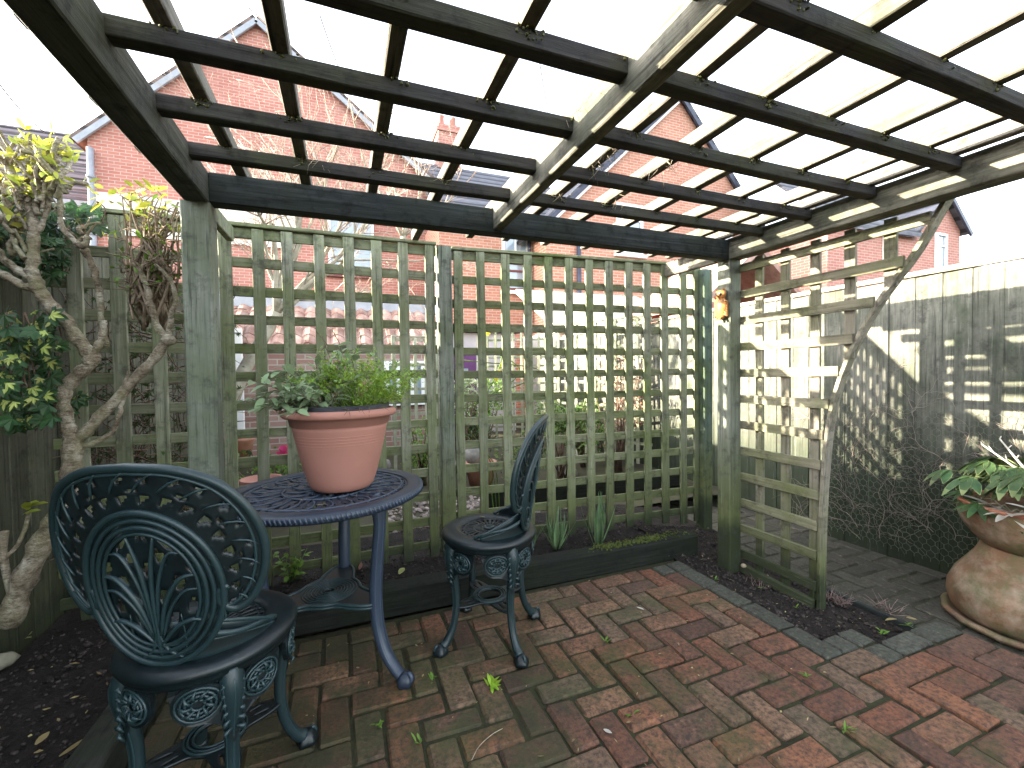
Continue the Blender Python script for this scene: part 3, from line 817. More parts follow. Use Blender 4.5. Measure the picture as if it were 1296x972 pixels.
    def hw_(i, j):
        c = (i/N*11) % 1; c2 = (i/N*22) % 1
        if 10 <= j <= 12: return .08 < abs(c-.5) < .3 and (j-10) > (3.4-12*abs(c-.5))
        if 8 == j: return abs(c-.5) < .09
        if 4 <= j <= 6: return .25 < c2 < (.25+.13*(j-2.6))
        return False
    m.grid(N, NJ, PW_, hw_)
    for k in range(22):                                     # raised scrolls on the pierced web
        i0 = (k+.5)/22*N
        pts = [Vector(PW_(i0+dx, j_, 1))+Vector((0, -.003, 0)) for dx, j_ in ((-2.2, 8), (-1.2, 10), (0, 12), (1.3, 13.5), (2.4, 14.6))]
        m.tube(pts, [.002, .003, .003, .0022, .0015], 5)
    m.build('back_web', M_CAST, th)
    m = MB()
    for kx, (sx, sy, rr_) in enumerate(((.148, .186, .008), (.13, .168, .0055), (.116, .152, .0055), (.102, .137, .004))):
        m.tube([B(sx*cos(t), .19+sy*sin(t), .005) for t in [k*2*pi/56 for k in range(56)]], rr_, 8, closed=True)
    def PM(i, j, sd):
        a = 2*pi*i/80; v = j/6
        return B((.104+.046*v)*cos(a), .19+(.138+.046*v)*sin(a), .002 if sd else -.002)
    m.grid(80, 6, PM, lambda i, j: j in (1, 3) and i % 10 == 4, wrap=True)
    m.build('medallion', M_CAST, th)
    m = MB()
    for s_ in (-1, 1):
        for pts, r0 in (([(0, .02), (.004, .14), (.012, .24), (.03, .325)], .006),
                        ([(.006, .1), (.02, .2), (.05, .275), (.085, .275)], .005),
                        ([(.008, .08), (.03, .16), (.065, .215), (.1, .225)], .007),
                        ([(.01, .07), (.035, .14), (.07, .185), (.103, .19)], .005),
                        ([(.01, .06), (.045, .10), (.08, .115), (.1, .11)], .007),
                        ([(.0, .1), (.012, .05), (.03, .03), (.045, .02)], .005),
                        ([(.055, .035), (.058, .08), (.056, .13)], .0025)):
            c = curve([B(s_*x, y, .004) for x, y in pts], 5)
            m.tube(c, [r0*(.45+.75*sin(pi*min(1, .15+.85*i/len(c)))) for i in range(len(c))], 7, ell=.7)
    def PF(i, j, sd):
        s_ = -1+2*i/40; t = j/24; hw = .1*math.sqrt(max(0, 1-((t*.27-.133)/.14)**2))
        return B(s_*hw, .055+t*.27, .001 if sd else -.002)
    m.grid(40, 24, PF, lambda i, j: (sin(abs(i-20)*.62+j*.5)+sin(j*.9-abs(i-20)*.33) > .95))
    m.build('palmette', M_CAST, th)
    # curved bracket skirt rising from the rear of the seat
    m = MB()
    def PK(i, j, sd):
        u_ = -1+2*i/40; a = R(270)+u_*R(88); r = .176-(.006 if sd else 0); h = .018+.092*(1-abs(u_)**2)
        v = j/6; c = (1-abs(u_))**.7
        p = Vector((r*cos(a), r*sin(a), SEATZ+h*v-.002)); p.y -= .012*v*c; return p
    m.grid(40, 6, PK)
    m.tube([Vector(PK(i, 6, 0)) for i in range(41)], .005, 6); m.tube([Vector(PK(i, 3, 0))*1.0 for i in range(41)], .003, 5)
    for s_ in (-1, 1): m.tube(curve([B(s_*.1, .07, .0), Vector((s_*.15, -.12, SEATZ+.05)), Vector((s_*.17, -.03, SEATZ+.03)), Vector((s_*.165, .02, SEATZ+.006))], 5), .007, 7)
    m.build('back_bracket', M_CAST, th)
    th.location = loc; th.rotation_euler = (0, 0, rz)
    return th
c1 = chair('bistro_chair', 'ornate blue-green cast metal chair seen from behind, nearest the camera on the left', (-.36, 1.445, 0), R(-20))
c2 = c1.copy(); sc.collection.objects.link(c2); c2.location = (.607, 1.878, 0); c2.rotation_euler = (0, 0, R(57))
c2['label'] = 'ornate blue-green cast metal chair standing right of the table, backrest seen edge-on'
for ch in list(c1.children):
    d = ch.copy(); sc.collection.objects.link(d); d.parent = c2

TC = Vector((-.072, 1.955, 0)); TZ = .735
tb = thing('garden_table', 'round blue cast metal table with a lattice top and three curved legs', 'table', TC)
m = MB()
prof = [(.322, -.004), (.33, .002), (.345, .004), (.372, .003), (.383, -.002), (.388, -.01), (.386, -.026), (.378, -.032), (.36, -.03), (.34, -.014), (.325, -.012)]
m.lathe([(r, TZ+z) for r, z in prof], TC, 120, wob=lambda a, z: 1, closed=True)
for k in range(150):
    a = 2*pi*k/150; p = TC+Vector((.386*cos(a), .386*sin(a), TZ-.005)); q = TC+Vector((.387*cos(a+.02), .387*sin(a+.02), TZ-.024))
    m.tube([p, q], .0042, 6)
m.build('table_rim', M_TABLE, tb)
m = MB(); NT, NR = 360, 34
def PT(i, j, sd):
    r = .02+.305*j/NR; a = 2*pi*i/NT
    z = TZ-.006-(.007 if sd else 0)+(.003*cos(12*a+.28*j)*cos(.8*j) if not sd else 0)
    return TC+Vector((r*cos(a), r*sin(a), z))
def ht(i, j):
    a = 2*pi*i/NT
    if j < 3 or j in (33,): return False
    n = 12 if j < 15 else 24
    u_ = (a*n/(2*pi)+.055*j) % 1; v = (a*n/(2*pi)-.07*j) % 1
    f = sin(2*pi*u_)*sin(2*pi*v)+.35*cos(j*.95)
    return f > .30 and not (j in (14, 15))
m.grid(NT, NR, PT, ht, wrap=True)
for k in range(24):
    a0 = 2*pi*k/24
    m.tube(curve([TC+Vector((r*cos(a0+o), r*sin(a0+o), TZ-.004)) for r, o in ((.17, 0), (.21, .09), (.25, .11), (.29, .05), (.31, -.04))], 4), [.004]*17, 5, ell=.8)
    if k % 2 == 0: m.tube(curve([TC+Vector((r*cos(a0+o), r*sin(a0+o), TZ-.004)) for r, o in ((.03, 0), (.07, .25), (.12, .2), (.155, 0))], 4), .004, 5, ell=.8)
for r in (.165, .3): m.tube([TC+Vector((r*cos(k*pi/40), r*sin(k*pi/40), TZ-.004)) for k in range(80)], .004, 6, closed=True)
m.build('pierced_top', M_TABLE, tb)
for q in range(3):
    a = math.atan2(-.267, .276)+q*2*pi/3; rad = Vector((cos(a), sin(a), 0)); tan = Vector((-sin(a), cos(a), 0)); Z = Vector((0, 0, 1))
    m = MB()
    path = curve([TC+rad*r+Z*z for r, z in ((.235, .715), (.262, .68), (.268, .62), (.258, .52), (.245, .4), (.242, .3), (.252, .2), (.285, .11), (.33, .055), (.362, .03))], 6)
    L_ = len(path); rr = [.04-.018*sm(i/L_, 0, .25)+.005*sin(pi*i/L_) for i in range(L_)]
    m.tube(path, rr, 12, ell=.85)
    for sd in (-1, 0, 1): m.tube([p+tan*sd*rr[i]*.75+rad*rr[i]*(.75 if sd == 0 else .45) for i, p in enumerate(path)][4:-3], .004, 6)
    m.lathe([(0.001, .03), (.02, .026), (.032, .01), (.034, -.008), (.028, -.022)], TC+rad*.375+Z*.022, 16, wob=lambda t, z: 1+.12*cos(5*t))
    m.tube([TC+rad*(.39+.016*sin(t))+Z*(.035+.016*cos(t)) for t in [k*.5 for k in range(11)]], .008, 6)
    m.build('leg', M_TABLE, tb)
m = MB(); ZS = .30; a0 = math.atan2(-.267, .276)
def PSH(i, j, sd):
    a = 2*pi*i/120; c = abs(cos(1.5*(a-a0))); R1 = .12+.13*c**6
    r = .02+(R1-.02)*j/10; return TC+Vector((r*cos(a), r*sin(a), ZS-(.01 if sd else 0)))
m.grid(120, 10, PSH, None, wrap=True)
for r in (.022, .034, .046, .058, .070, .082, .094, .106): m.tube([TC+Vector((r*cos(k*pi/24), r*sin(k*pi/24), ZS+.001)) for k in range(48)], .0032, 5, closed=True)
edge = [Vector(PSH(i, 10, 0)) for i in range(120)]
m.tube(edge, .007, 6, closed=True); m.tube([p-Vector((0, 0, .012)) for p in edge], .006, 6, closed=True)
m.build('shelf', M_CAST, tb)

# ------------------------------------------------------------------ potted herbs
PC = Vector((-.012, 1.925, TZ+.006))
pt = thing('plant_pot', 'terracotta coloured pot of herbs standing on the table', 'plant pot', PC)
m = MB(); Hh = .325
def pr_(t): return .114+.082*max(0, t)**.72
prof = [(.108, 0), (.114, .004)]
for k in range(1, 17):
    t = k/20; prof.append((pr_(t), t*Hh))
prof += [(pr_(.8), .8*Hh), (pr_(.8)+.006, .8*Hh+.002), (pr_(.88)+.007, .9*Hh), (.2, .9*Hh), (.213, .905*Hh), (.22, .925*Hh), (.22, .965*Hh), (.213, .99*Hh), (.204, Hh), (.195, .99*Hh), (.19, .9*Hh)]
for g in (.62, .67, .72):
    pass
m.lathe(prof, PC, 96)
for g in (.585, .62, .655, .69): m.lathe([(pr_(g)-.001, g*Hh-.0025), (pr_(g)+.0016, g*Hh), (pr_(g)-.001, g*Hh+.0025)], PC, 96)
m.build('pot_wall', M_POT, pt)
m = MB(); m.lathe([(.188, .88*Hh), (.193, 1.05*Hh), (.187, 1.055*Hh), (.178, .95*Hh), (.1, .965*Hh), (.001, .97*Hh)], PC, 64)
m.build('inner_liner', M_SOILRIM, pt)
SZ = PC.z+.97*Hh
def sprig(mb, lb, p, d, L, nleaf, lsize, lw, droop=.5, r=.0018, shape=None, drp=.6):
    pts = [p]; d = d.normalized(); n = 7
    for k in range(n):
        d = (d+Vector((0, 0, -droop/n))+rv(.05)).normalized(); pts.append(pts[-1]+d*(L/n))
    mb.tube(pts, [r*(1-.5*k/n) for k in range(n+1)], 5)
    for k in range(nleaf):
        t = (k+1)/nleaf*n; i = min(n-1, int(t)); q = pts[i].lerp(pts[i+1], t-i) if t < n else pts[-1]
        side = rv(1); side.z = abs(side.z)*.5; ld = (side.normalized()*.9+d*.6).normalized()
        lb.leaf(q, ld, Vector((0, 0, 1))+rv(.4), lsize*U(.7, 1.15), lw*U(.8, 1.15), 4, curl=drp*U(.3, 1.2), fold=.18, shape=shape)
sg = thing('sage_plant', 'sage with broad grey-green leaves on the left of the table pot', 'herb', PC+Vector((-.08, 0, .97*Hh)), 'herbs growing in the table pot')
a_, b_ = MB(), MB()
for k in range(64):
    an = U(0, 2*pi); p = Vector((PC.x-.075+U(-.07, .07), PC.y+U(-.1, .1), SZ)); d = Vector((cos(an)*.8-.45, sin(an)*.7-.1, U(.5, 1.5)))
    sprig(a_, b_, p, d, U(.13, .29), 9, .056, .023, U(.3, 1.1))
a_.build('stems', M_DTWIG, sg); b_.build('leaves', L_SAGE, sg)
ps = thing('parsley_plant', 'bushy bright green parsley on the right of the table pot', 'herb', PC+Vector((.08, 0, .97*Hh)), 'herbs growing in the table pot')
a_, b_ = MB(), MB()
for k in range(150):
    an = U(0, 2*pi); rr = U(0, .1); p = Vector((PC.x+.07+cos(an)*rr, PC.y+sin(an)*rr*1.1, SZ)); d = Vector((cos(an)*U(.1, 1)+.22, sin(an)*U(.1, .9), U(.7, 1.5)))
    pts = [p]; d.normalize(); L = U(.1, .27)
    for q in range(5): d = (d+Vector((0, 0, -.1))+rv(.08)).normalized(); pts.append(pts[-1]+d*L/5)
    a_.tube(pts, [.0014, .0012, .001, .001, .0008, .0006], 4)
    for q in range(20):
        c = pts[-1]-d*U(0, .045)+rv(.018)
        b_.star(c, rv(1)+Vector((0, 0, .3)), rv(.7)+Vector((0, 0, 1)), U(.008, .015), 3, thin=.35)
a_.build('stems', L_PARS, ps); b_.build('leaves', L_PARS, ps)
rs = thing('rosemary_sprigs', 'thin upright rosemary sprigs rising from the middle of the table pot', 'herb', PC+Vector((0, .05, .97*Hh)), 'herbs growing in the table pot')
a_, b_ = MB(), MB()
for (dx, dy, hh) in ((-.075, .06, .33), (-.03, .08, .31), (-.045, .03, .22), (.0, .06, .34), (.06, .07, .33), (.0, .0, .12), (.03, .03, .13), (-.02, -.02, .12)):
    p = Vector((PC.x+dx, PC.y+dy, SZ)); pts = [p+Vector((U(-.006, .006)*k, U(-.006, .006)*k, hh*k/6)) for k in range(7)]
    a_.tube(pts, .0016, 5)
    for k in range(46):
        t = U(.25, 1)*5.99; q = pts[int(t)].lerp(pts[int(t)+1], t-int(t)); b_.leaf(q, rv(1)+Vector((0, 0, .8)), (0, 0, 1), U(.012, .022), .003, 1, shape=lambda t: 1-t*.8)
a_.build('stems', M_DTWIG, rs); b_.build('needles', L_ROSE, rs)
m = MB()
for k in range(9):
    an = U(-2.6, -.4); p = PC+Vector((cos(an)*.19, sin(an)*.19, Hh*1.03)); o = Vector((cos(an), sin(an), 0))
    m.tube([p, p+o*.03+Vector((U(-.02, .02), 0, .0)), p+o*.036+Vector((U(-.03, .03), 0, -.03*U(.4, 1.3)))], [.0012, .001, .0006], 4)
m.build('dead_stalks', M_DTWIG, pt)['kind'] = 'stuff'

# ------------------------------------------------------------------ ceramic owl on the right post
ow_ = thing('ceramic_owl', 'small glazed brown owl ornament fixed to the sunlit side of the right post', 'ornament', (2.2, 2.062, 1.60))
O = Vector((2.222, 2.062, 1.60)); F = lambda s_: Vector((s_, 0, 0))
m = MB(); Mx = Matrix(((.62, 0, 0), (0, 1, 0), (0, 0, 1)))
m.lathe([(.001, -.085), (.018, -.082), (.03, -.068), (.042, -.035), (.045, 0), (.038, .03), (.028, .045), (.02, .05), (.001, .052)], O+Vector((-.02, 0, 0)), 24, M=Mx)
m.build('body', M_CERAMIC, ow_)
m = MB()
m.lathe([(.001, -.03), (.022, -.026), (.034, -.008), (.036, .012), (.03, .028), (.001, .032)], O+Vector((-.022, -.002, .066)), 24, M=Mx)
for s_ in (-1, 1): m.tube([O+Vector((-.022, s_*.02, .088)), O+Vector((-.024, s_*.028, .1)), O+Vector((-.024, s_*.033, .112))], [.01, .007, .001], 8)
m.tube([O+Vector((-.044, 0, .062)), O+Vector((-.05, 0, .055)), O+Vector((-.047, 0, .048))], [.004, .005, .001], 6)
hd = m.build('head', M_CERAMIC, ow_)
for s_ in (-1, 1):
    m = MB(); c = O+Vector((-.041, s_*.014, .07)); m.tube([c+Vector((0, .009*cos(t), .009*sin(t))) for t in [k*pi/6 for k in range(12)]], .003, 6, closed=True)
    m.lathe([(.001, .004), (.006, .002), (.006, -.003)], c, 12, M=Matrix(((0, 0, -1), (0, 1, 0), (1, 0, 0))))
    e = m.build('eye', M_EYE, hd)
for s_ in (-1, 1):
    m = MB()
    for k in range(7):
        z = .03-k*.014; m.tube([O+Vector((-.03, s_*.03, z)), O+Vector((-.018, s_*.043, z-.008)), O+Vector((-.006, s_*.042, z-.02))], [.004, .008, .003], 6)
    m.build('wing', M_CERAMIC, ow_)
m = MB()
for s_ in (-1, 1):
    for k in (-1, 0, 1): m.tube([O+Vector((-.03, s_*.012+k*.005, -.072)), O+Vector((-.045, s_*.013+k*.006, -.08)), O+Vector((-.046, s_*.013+k*.006, -.09))], .0035, 6)
m.build('feet', M_CERAMIC, ow_)

# ------------------------------------------------------------------ stacked pots and fatsia on the path
QC = Vector((3.15, 1.04, PZ+.012))
sp = thing('terracotta_pot', 'wide upturned weathered terracotta pot on its saucer, carrying the planter', 'pot', QC, 'stacked weathered terracotta pots')
m = MB(); m.lathe([(.29, .0), (.325, .004), (.335, .018), (.33, .03), (.31, .032), (.3, .02), (.001, .018)], QC, 72, wob=lambda a, z: 1+.012*cos(14*a))
m.build('saucer', M_OLDPOT, sp)
m = MB(); m.lathe([(.28, .022), (.3, .05), (.314, .1), (.31, .155), (.285, .22), (.245, .28), (.212, .33), (.196, .365), (.19, .385), (.001, .385)], QC, 80, wob=lambda a, z: 1+.006*sin(3*a+1))
m.build('pot_wall', M_OLDPOT, sp)
up_ = thing('terracotta_pot', 'upper terracotta planter with a red rim holding the fatsia', 'pot', QC+Vector((0, 0, .388)), 'stacked weathered terracotta pots')
m = MB(); UPZ = QC+Vector((0, 0, .388))
m.lathe([(.18, 0), (.192, .01), (.22, .04), (.25, .08), (.27, .125), (.277, .165), (.274, .2), (.262, .205), (.245, .2), (.245, .17), (.001, .16)], UPZ, 80, wob=lambda a, z: 1+.006*sin(3*a+1))
m.build('pot_wall', M_OLDPOT, up_)
m = MB(); m.tube([UPZ+Vector((.266*cos(k*pi/30), .266*sin(k*pi/30), .207)) for k in range(60)], .012, 8, closed=True)
m.build('pot_rim', terracotta('red pot rim', (.26, .09, .05), (.34, .13, .08), .2, .3), up_)
ft = thing('fatsia_plant', 'fatsia with drooping pale-edged leaves and bare white stems in the upper planter', 'plant', UPZ+Vector((0, 0, .17)))
top = UPZ+Vector((-.02, .0, .335))
m = MB(); m.tube(curve([UPZ+Vector((0, 0, .16)), UPZ+Vector((.01, 0, .28)), top], 5), .011, 8, knob=.12); m.build('trunk', M_BARK, ft)
st_, lf, le = MB(), MB(), MB()
for k in range(52):
    an = k*2.4; el = U(.05, .55) if k > 8 else U(.5, .9); d = Vector((cos(an), sin(an), el)); p = top+Vector((0, 0, U(-.06, .02)))
    q = p+d.normalized()*U(.08, .31); st_.tube(curve([p, p.lerp(q, .6)+Vector((0, 0, .015)), q], 3), .0025, 5)
    for s_ in range(5):
        o = Vector((-d.y, d.x, 0)).normalized(); ld = (Vector((d.x, d.y, 0)).normalized()*cos((s_-2)*.62)+o*sin((s_-2)*.62)+Vector((0, 0, -.25))).normalized()
        L = U(.09, .14)*(1-.12*abs(s_-2)); nn = Vector((0, 0, 1))+rv(.15)
        le.leaf(q-Vector((0, 0, .0012)), ld, nn, L*1.04, .044, 5, curl=.45, fold=.12)
        lf.leaf(q+ld*.002, ld, nn, L*.97, .041, 5, curl=.45, fold=.12)
st_.build('leaf_stalks', L_FATE, ft); le.build('leaf_edges', L_FATE, ft); lf.build('leaves', L_FAT, ft)
m = MB()
for dx, dy, hh in ((-.12, .08, .26), (-.06, .02, .32), (.0, .03, .37), (.06, -.05, .33), (.12, .02, .26), (-.02, -.05, .25), (-.17, .12, .22)):
    p = top+Vector((0, 0, .0)); e = top+Vector((dx*1.05, dy, hh*.8))
    pts = curve([p, p.lerp(e, .5)+Vector((dx*.12, 0, .01)), e], 4); m.tube(pts, [.006-.0035*i/len(pts) for i in range(len(pts))], 6)
    for q in range(3): b = pts[-1-q*2]; m.tube([b, b+Vector((U(-.03, .03), U(-.02, .02), U(.01, .035)))], [.003, .0015], 5)
m.build('bare_stems', simple('bleached stem', (.5, .46, .4), (.68, .64, .58), 20, .8, .2, var=.2), ft)
for k, (lab, an, mt_) in enumerate((('small fatsia with bleached white leaves at the planter rim', 3.5, L_PALE), ('low green fatsia leaves over the left rim of the planter', 2.7, L_FAT))):
    t2 = thing('fatsia_plant', lab, 'plant', UPZ+Vector((0, 0, .17))); sa_, sb_ = MB(), MB()
    for q in range(5 if k == 0 else 4):
        a2 = an+(q-2)*.42; d = Vector((cos(a2), sin(a2), .25)); p = UPZ+Vector((cos(a2)*.1, sin(a2)*.1, .17)); e = p+d*U(.07, .19)+Vector((0, 0, U(-.03, .05)))
        sa_.tube([p, p.lerp(e, .5)+Vector((0, 0, .03)), e], .0025, 5)
        for s_ in range(7):
            ld = Vector((cos(a2+(s_-3)*.5), sin(a2+(s_-3)*.5), U(-.3, .7) if k == 0 else -.3))
            sb_.leaf(e, ld, Vector((0, 0, 1))+rv(.2), U(.09, .13), .03, 4, curl=.2, fold=.12)
    sa_.build('leaf_stalks', M_TWIG, t2); sb_.build('leaves', mt_, t2)

# ------------------------------------------------------------------ gnarled pollarded tree and climbers on the left
tr = thing('gnarled_tree', 'gnarled pale pollarded tree with knobbly limbs and cut stubs on the left', 'tree', at(15, 775, 2.2))
TY = 2.15
def q(u, v, y=TY): return at(u, v, y)
m = MB()
def limb(pts, r0, r1, n=12, knob=.1, st=5):
    c = curve(pts, st); L = len(c)
    c = [p+rv(.0025) for p in c]
    m.tube(c, [.72*(r0+(r1-r0)*i/L)*(1+.13*sin(i*1.7+r0*100)) for i in range(L)], n, knob=knob); return c
def knuckle(p, r):
    r *= .74
    m.lathe([(.001, -r), (r*.7, -r*.7), (r, 0), (r*.7, r*.7), (.001, r)], p, 10, wob=lambda a, z: 1+U(-.12, .12))
limb([q(12, 790), q(30, 735), q(58, 680), q(80, 640), q(90, 600), q(93, 560)], .05, .042)
limb([q(93, 562), q(84, 530), q(80, 500), q(93, 480), q(112, 462), q(118, 450)], .032, .03)
limb([q(118, 452), q(103, 435), q(82, 405), q(62, 385), q(48, 362), q(38, 340)], .034, .026)
limb([q(48, 368), q(30, 362), q(12, 352), q(-12, 340)], .02, .018); limb([q(40, 352), q(18, 338), q(-5, 322)], .02, .016)
limb([q(94, 562), q(120, 535), q(152, 500), q(185, 465), q(212, 432)], .028, .024)
limb([q(98, 565), q(120, 560), q(145, 543), q(152, 520), q(158, 495), q(162, 470)], .014, .009, 8)
limb([q(38, 345), q(43, 318), q(42, 285), q(36, 255)], .026, .02); limb([q(43, 330), q(46, 300), q(58, 270), q(66, 225), q(62, 190)], .014, .01)
limb([q(112, 300), q(104, 312), q(90, 300), q(78, 285), q(76, 250), q(70, 215)], .016, .01)
limb([q(135, 440, 2.3), q(128, 400, 2.3), q(122, 350, 2.3), q(108, 318, 2.3), q(96, 308, 2.3)], .015, .017)
limb([q(118, 450), q(128, 430), q(132, 405)], .02, .013, 8)
limb([q(212, 432), q(198, 410), q(190, 380), q(182, 352), q(172, 332)], .018, .012); limb([q(213, 430), q(217, 400), q(222, 380), q(214, 352), q(196, 335)], .014, .009)
for p, r in ((q(93, 560), .042), (q(116, 455), .038), (q(213, 430), .036), (q(48, 365), .034), (q(42, 300), .026), (q(190, 385), .02), (q(108, 318, 2.3), .024), (q(42, 262), .026)): knuckle(p, r)
def stubs(u, v, n, spread, L0, L1, y=TY, leaves=None, upb=1.0):
    for k in range(n):
        p = q(u+U(-spread, spread), v+U(-spread, spread)*.8, y+U(-.05, .05)); d = (Vector((U(-1, 1), U(-.6, .6), upb+U(0, .8)))).normalized()
        L = U(L0, L1); c = curve([p, p+d*L*.5+rv(.012), p+d*L+rv(.02)], 3); r = U(.004, .009)
        m.tube(c, [r*(1.15-.35*i/len(c)) for i in range(len(c))], 6, knob=.15)
        if U(0, 1) < .5: e = c[3]; m.tube([e, e+Vector((U(-.04, .04), U(-.02, .02), U(.015, .05)))], [r*.7, r*.4], 5)
        if leaves is not None: leaves.append(c[-1])
tips = []
stubs(40, 262, 14, 16, .05, .13, leaves=tips); stubs(30, 300, 8, 18, .04, .1, leaves=tips); stubs(62, 205, 9, 10, .04, .11, leaves=tips)
stubs(15, 235, 10, 18, .05, .12, leaves=tips); stubs(100, 300, 6, 14, .03, .08, y=2.3); stubs(72, 250, 8, 14, .04, .1, leaves=tips); stubs(20, 330, 6, 20, .04, .1); stubs(30, 215, 12, 22, .05, .14, leaves=tips); stubs(60, 235, 10, 16, .04, .12, leaves=tips); stubs(8, 280, 8, 16, .05, .12, leaves=tips)
m.build('trunk', M_BARK, tr)
m = MB()
for p in tips:
    for k in range(U(0, 1) < .8 and 3 or 0):
        m.leaf(p+rv(.015), Vector((U(-1, 1), U(-1, .4), U(-.5, 1))), rv(1)+Vector((0, -.4, 1)), U(.03, .055), U(.014, .022), 3, curl=.3)
for k in range(5): m.leaf(q(U(22, 40), U(640, 655)), Vector((U(-.2, 1), -.3, .4)), Vector((0, -.3, 1)), .06, .03)
m.build('leaves', L_YEL, tr)
# shoot rising from the tree foot
m = MB(); c = curve([q(18, 765), q(10, 735), q(4, 700), q(6, 672)], 4); m.tube(c, .012, 7)
m.tube(curve([q(8, 705), q(22, 690), q(32, 668), q(36, 650)], 4), [.007]*13, 6); m.build('side_shoots', M_BARK, tr)

sh = thing('pollarded_shrub', 'clipped twiggy shrub with a dense brown head beside the left pergola post', 'shrub', q(214, 425, 2.3))
m = MB(); tips2 = []
for k in range(80):
    p0 = q(U(165, 218), U(330, 420), U(2.15, 2.38)); e = q(min(226, p0.x and U(150, 226)), U(245, 372), U(2.1, 2.4))
    mid = p0.lerp(e, .5)+rv(.03); c = curve([p0, mid, e], 4); r = U(.003, .007)
    m.tube(c, [r*(1.2-.7*i/len(c)) for i in range(len(c))], 5, knob=.1)
    for b in range(4):
        s0 = c[rnd.randrange(3, len(c))]; d = Vector((U(-1, 1), U(-.7, .7), U(-.2, 1.2))).normalized()
        t_ = s0+d*U(.03, .09); m.tube([s0, s0.lerp(t_, .5)+rv(.008), t_], [.003, .0022, .0012], 4); tips2.append(t_)
    tips2.append(e)
m.tube(curve([q(213, 430, 2.3), q(206, 400, 2.3), q(200, 370, 2.3), q(190, 345, 2.3)], 4), [.014]*13, 8)
m.build('stems', simple('brown shrub twig', (.11, .08, .055), (.26, .2, .14), 30, .9, .3, var=.5), sh)
m = MB(); mg = MB()
for p in tips2:
    if U(0, 1) < .55:
        hi = p.z > 1.75; (m if hi and U(0, 1) < .75 else mg).leaf(p, Vector((U(-1, 1), U(-1, .4), U(-.3, 1))), rv(1)+Vector((0, 0, 1)), U(.022, .045), U(.01, .018), 3)
for k in range(42):
    m.leaf(q(U(118, 222), U(236, 262), U(2.1, 2.45)), Vector((U(-1, 1), U(-1, .4), U(-.5, .7))), rv(1)+Vector((0, 0, 1)), U(.035, .06), U(.015, .024), 3)
m.build('top_leaves', L_YEL, sh); mg.build('lower_leaves', L_WEED, sh)

def ivy(name, label, boxes, n, size, var=.4, loc=None):
    th = thing(name, label, 'ivy', loc); a, b, c = MB(), MB(), MB()
    for (u0, u1, v0, v1, y0, y1), k in boxes:
        for i in range(k):
            p = q(U(u0, u1), U(v0, v1), U(y0, y1)); s = U(.6, 1.15)*size; d = Vector((U(-.8, .8), U(-.6, -.1), U(-1, -.1))); nn = Vector((U(-.5, .5), -1, U(-.1, .9)))
            a.star(p, d, nn, s, 5, lens=(.68, .82, 1, .82, .68), spread=3.4, thin=.68, wd=.6, sh=.78)
            a.tube([p, p-d.normalized()*s*.6+Vector((0, .02, .01))], .001, 3)
            if U(0, 1) < var: a.star(p+nn.normalized()*.0025+d.normalized()*s*.03, d, nn, s*.74, 5, mi=1, lens=(.5, .72, 1, .72, .5), spread=2.9, thin=.5, wd=.6, sh=.7)
        for i in range(max(2, k//9)):
            u_, v_ = U(u0, u1), v1; pts = []
            for j in range(6): pts.append(q(u_+U(-8, 8), v1+(v0-v1)*j/5, (y0+y1)/2+.03))
            c.tube(curve(pts, 3), .003, 5)
    a.build('leaves', [L_IVY, L_IVYY], th); c.build('stems', M_DTWIG, th)
ivy('variegated_ivy', 'ivy with yellow-centred dark leaves hanging on the far left fence', [((-5, 75, 395, 530, 2.0, 2.3), 105), ((10, 60, 520, 545, 2.05, 2.2), 10), ((85, 118, 500, 530, 2.3, 2.4), 4)], 0, .052, .5, q(30, 460))
ivy('dark_ivy', 'dark green ivy tangled over the top of the left trellis behind the tree', [((-10, 60, 225, 340, 2.35, 2.6), 90), ((40, 130, 255, 300, 2.45, 2.62), 46), ((48, 80, 300, 350, 2.4, 2.55), 20)], 0, .055, .06, q(60, 280, 2.5))

# tangled hedge behind the left trellis
hd_ = thing('tangled_hedge', 'brown tangle of bare twigs and ivy behind the left trellis panel', 'hedge', (-1.1, 3.2, 0))
a, b = MB(), MB()
for k in range(420):
    p = Vector((U(-1.3, -.72), U(2.82, 3.3), U(.1, 1.68))); d = rv(1).normalized(); pts = [p]
    for i in range(5): d = (d+rv(.45)).normalized(); pts.append(pts[-1]+d*U(.03, .07))
    a.tube(pts, [.0045*U(.5, 1.2)*(1-.12*i) for i in range(6)], 4)
    if k % 2: 
        for i in range(3): b.star(rnd.choice(pts)+rv(.02), rv(1), Vector((U(-.5, .5), -1, U(0, .6))), U(.02, .045), 5, spread=2.5, thin=.45)
a.build('twigs', M_DTWIG, hd_); b.build('leaves', L_BUSHD, hd_)

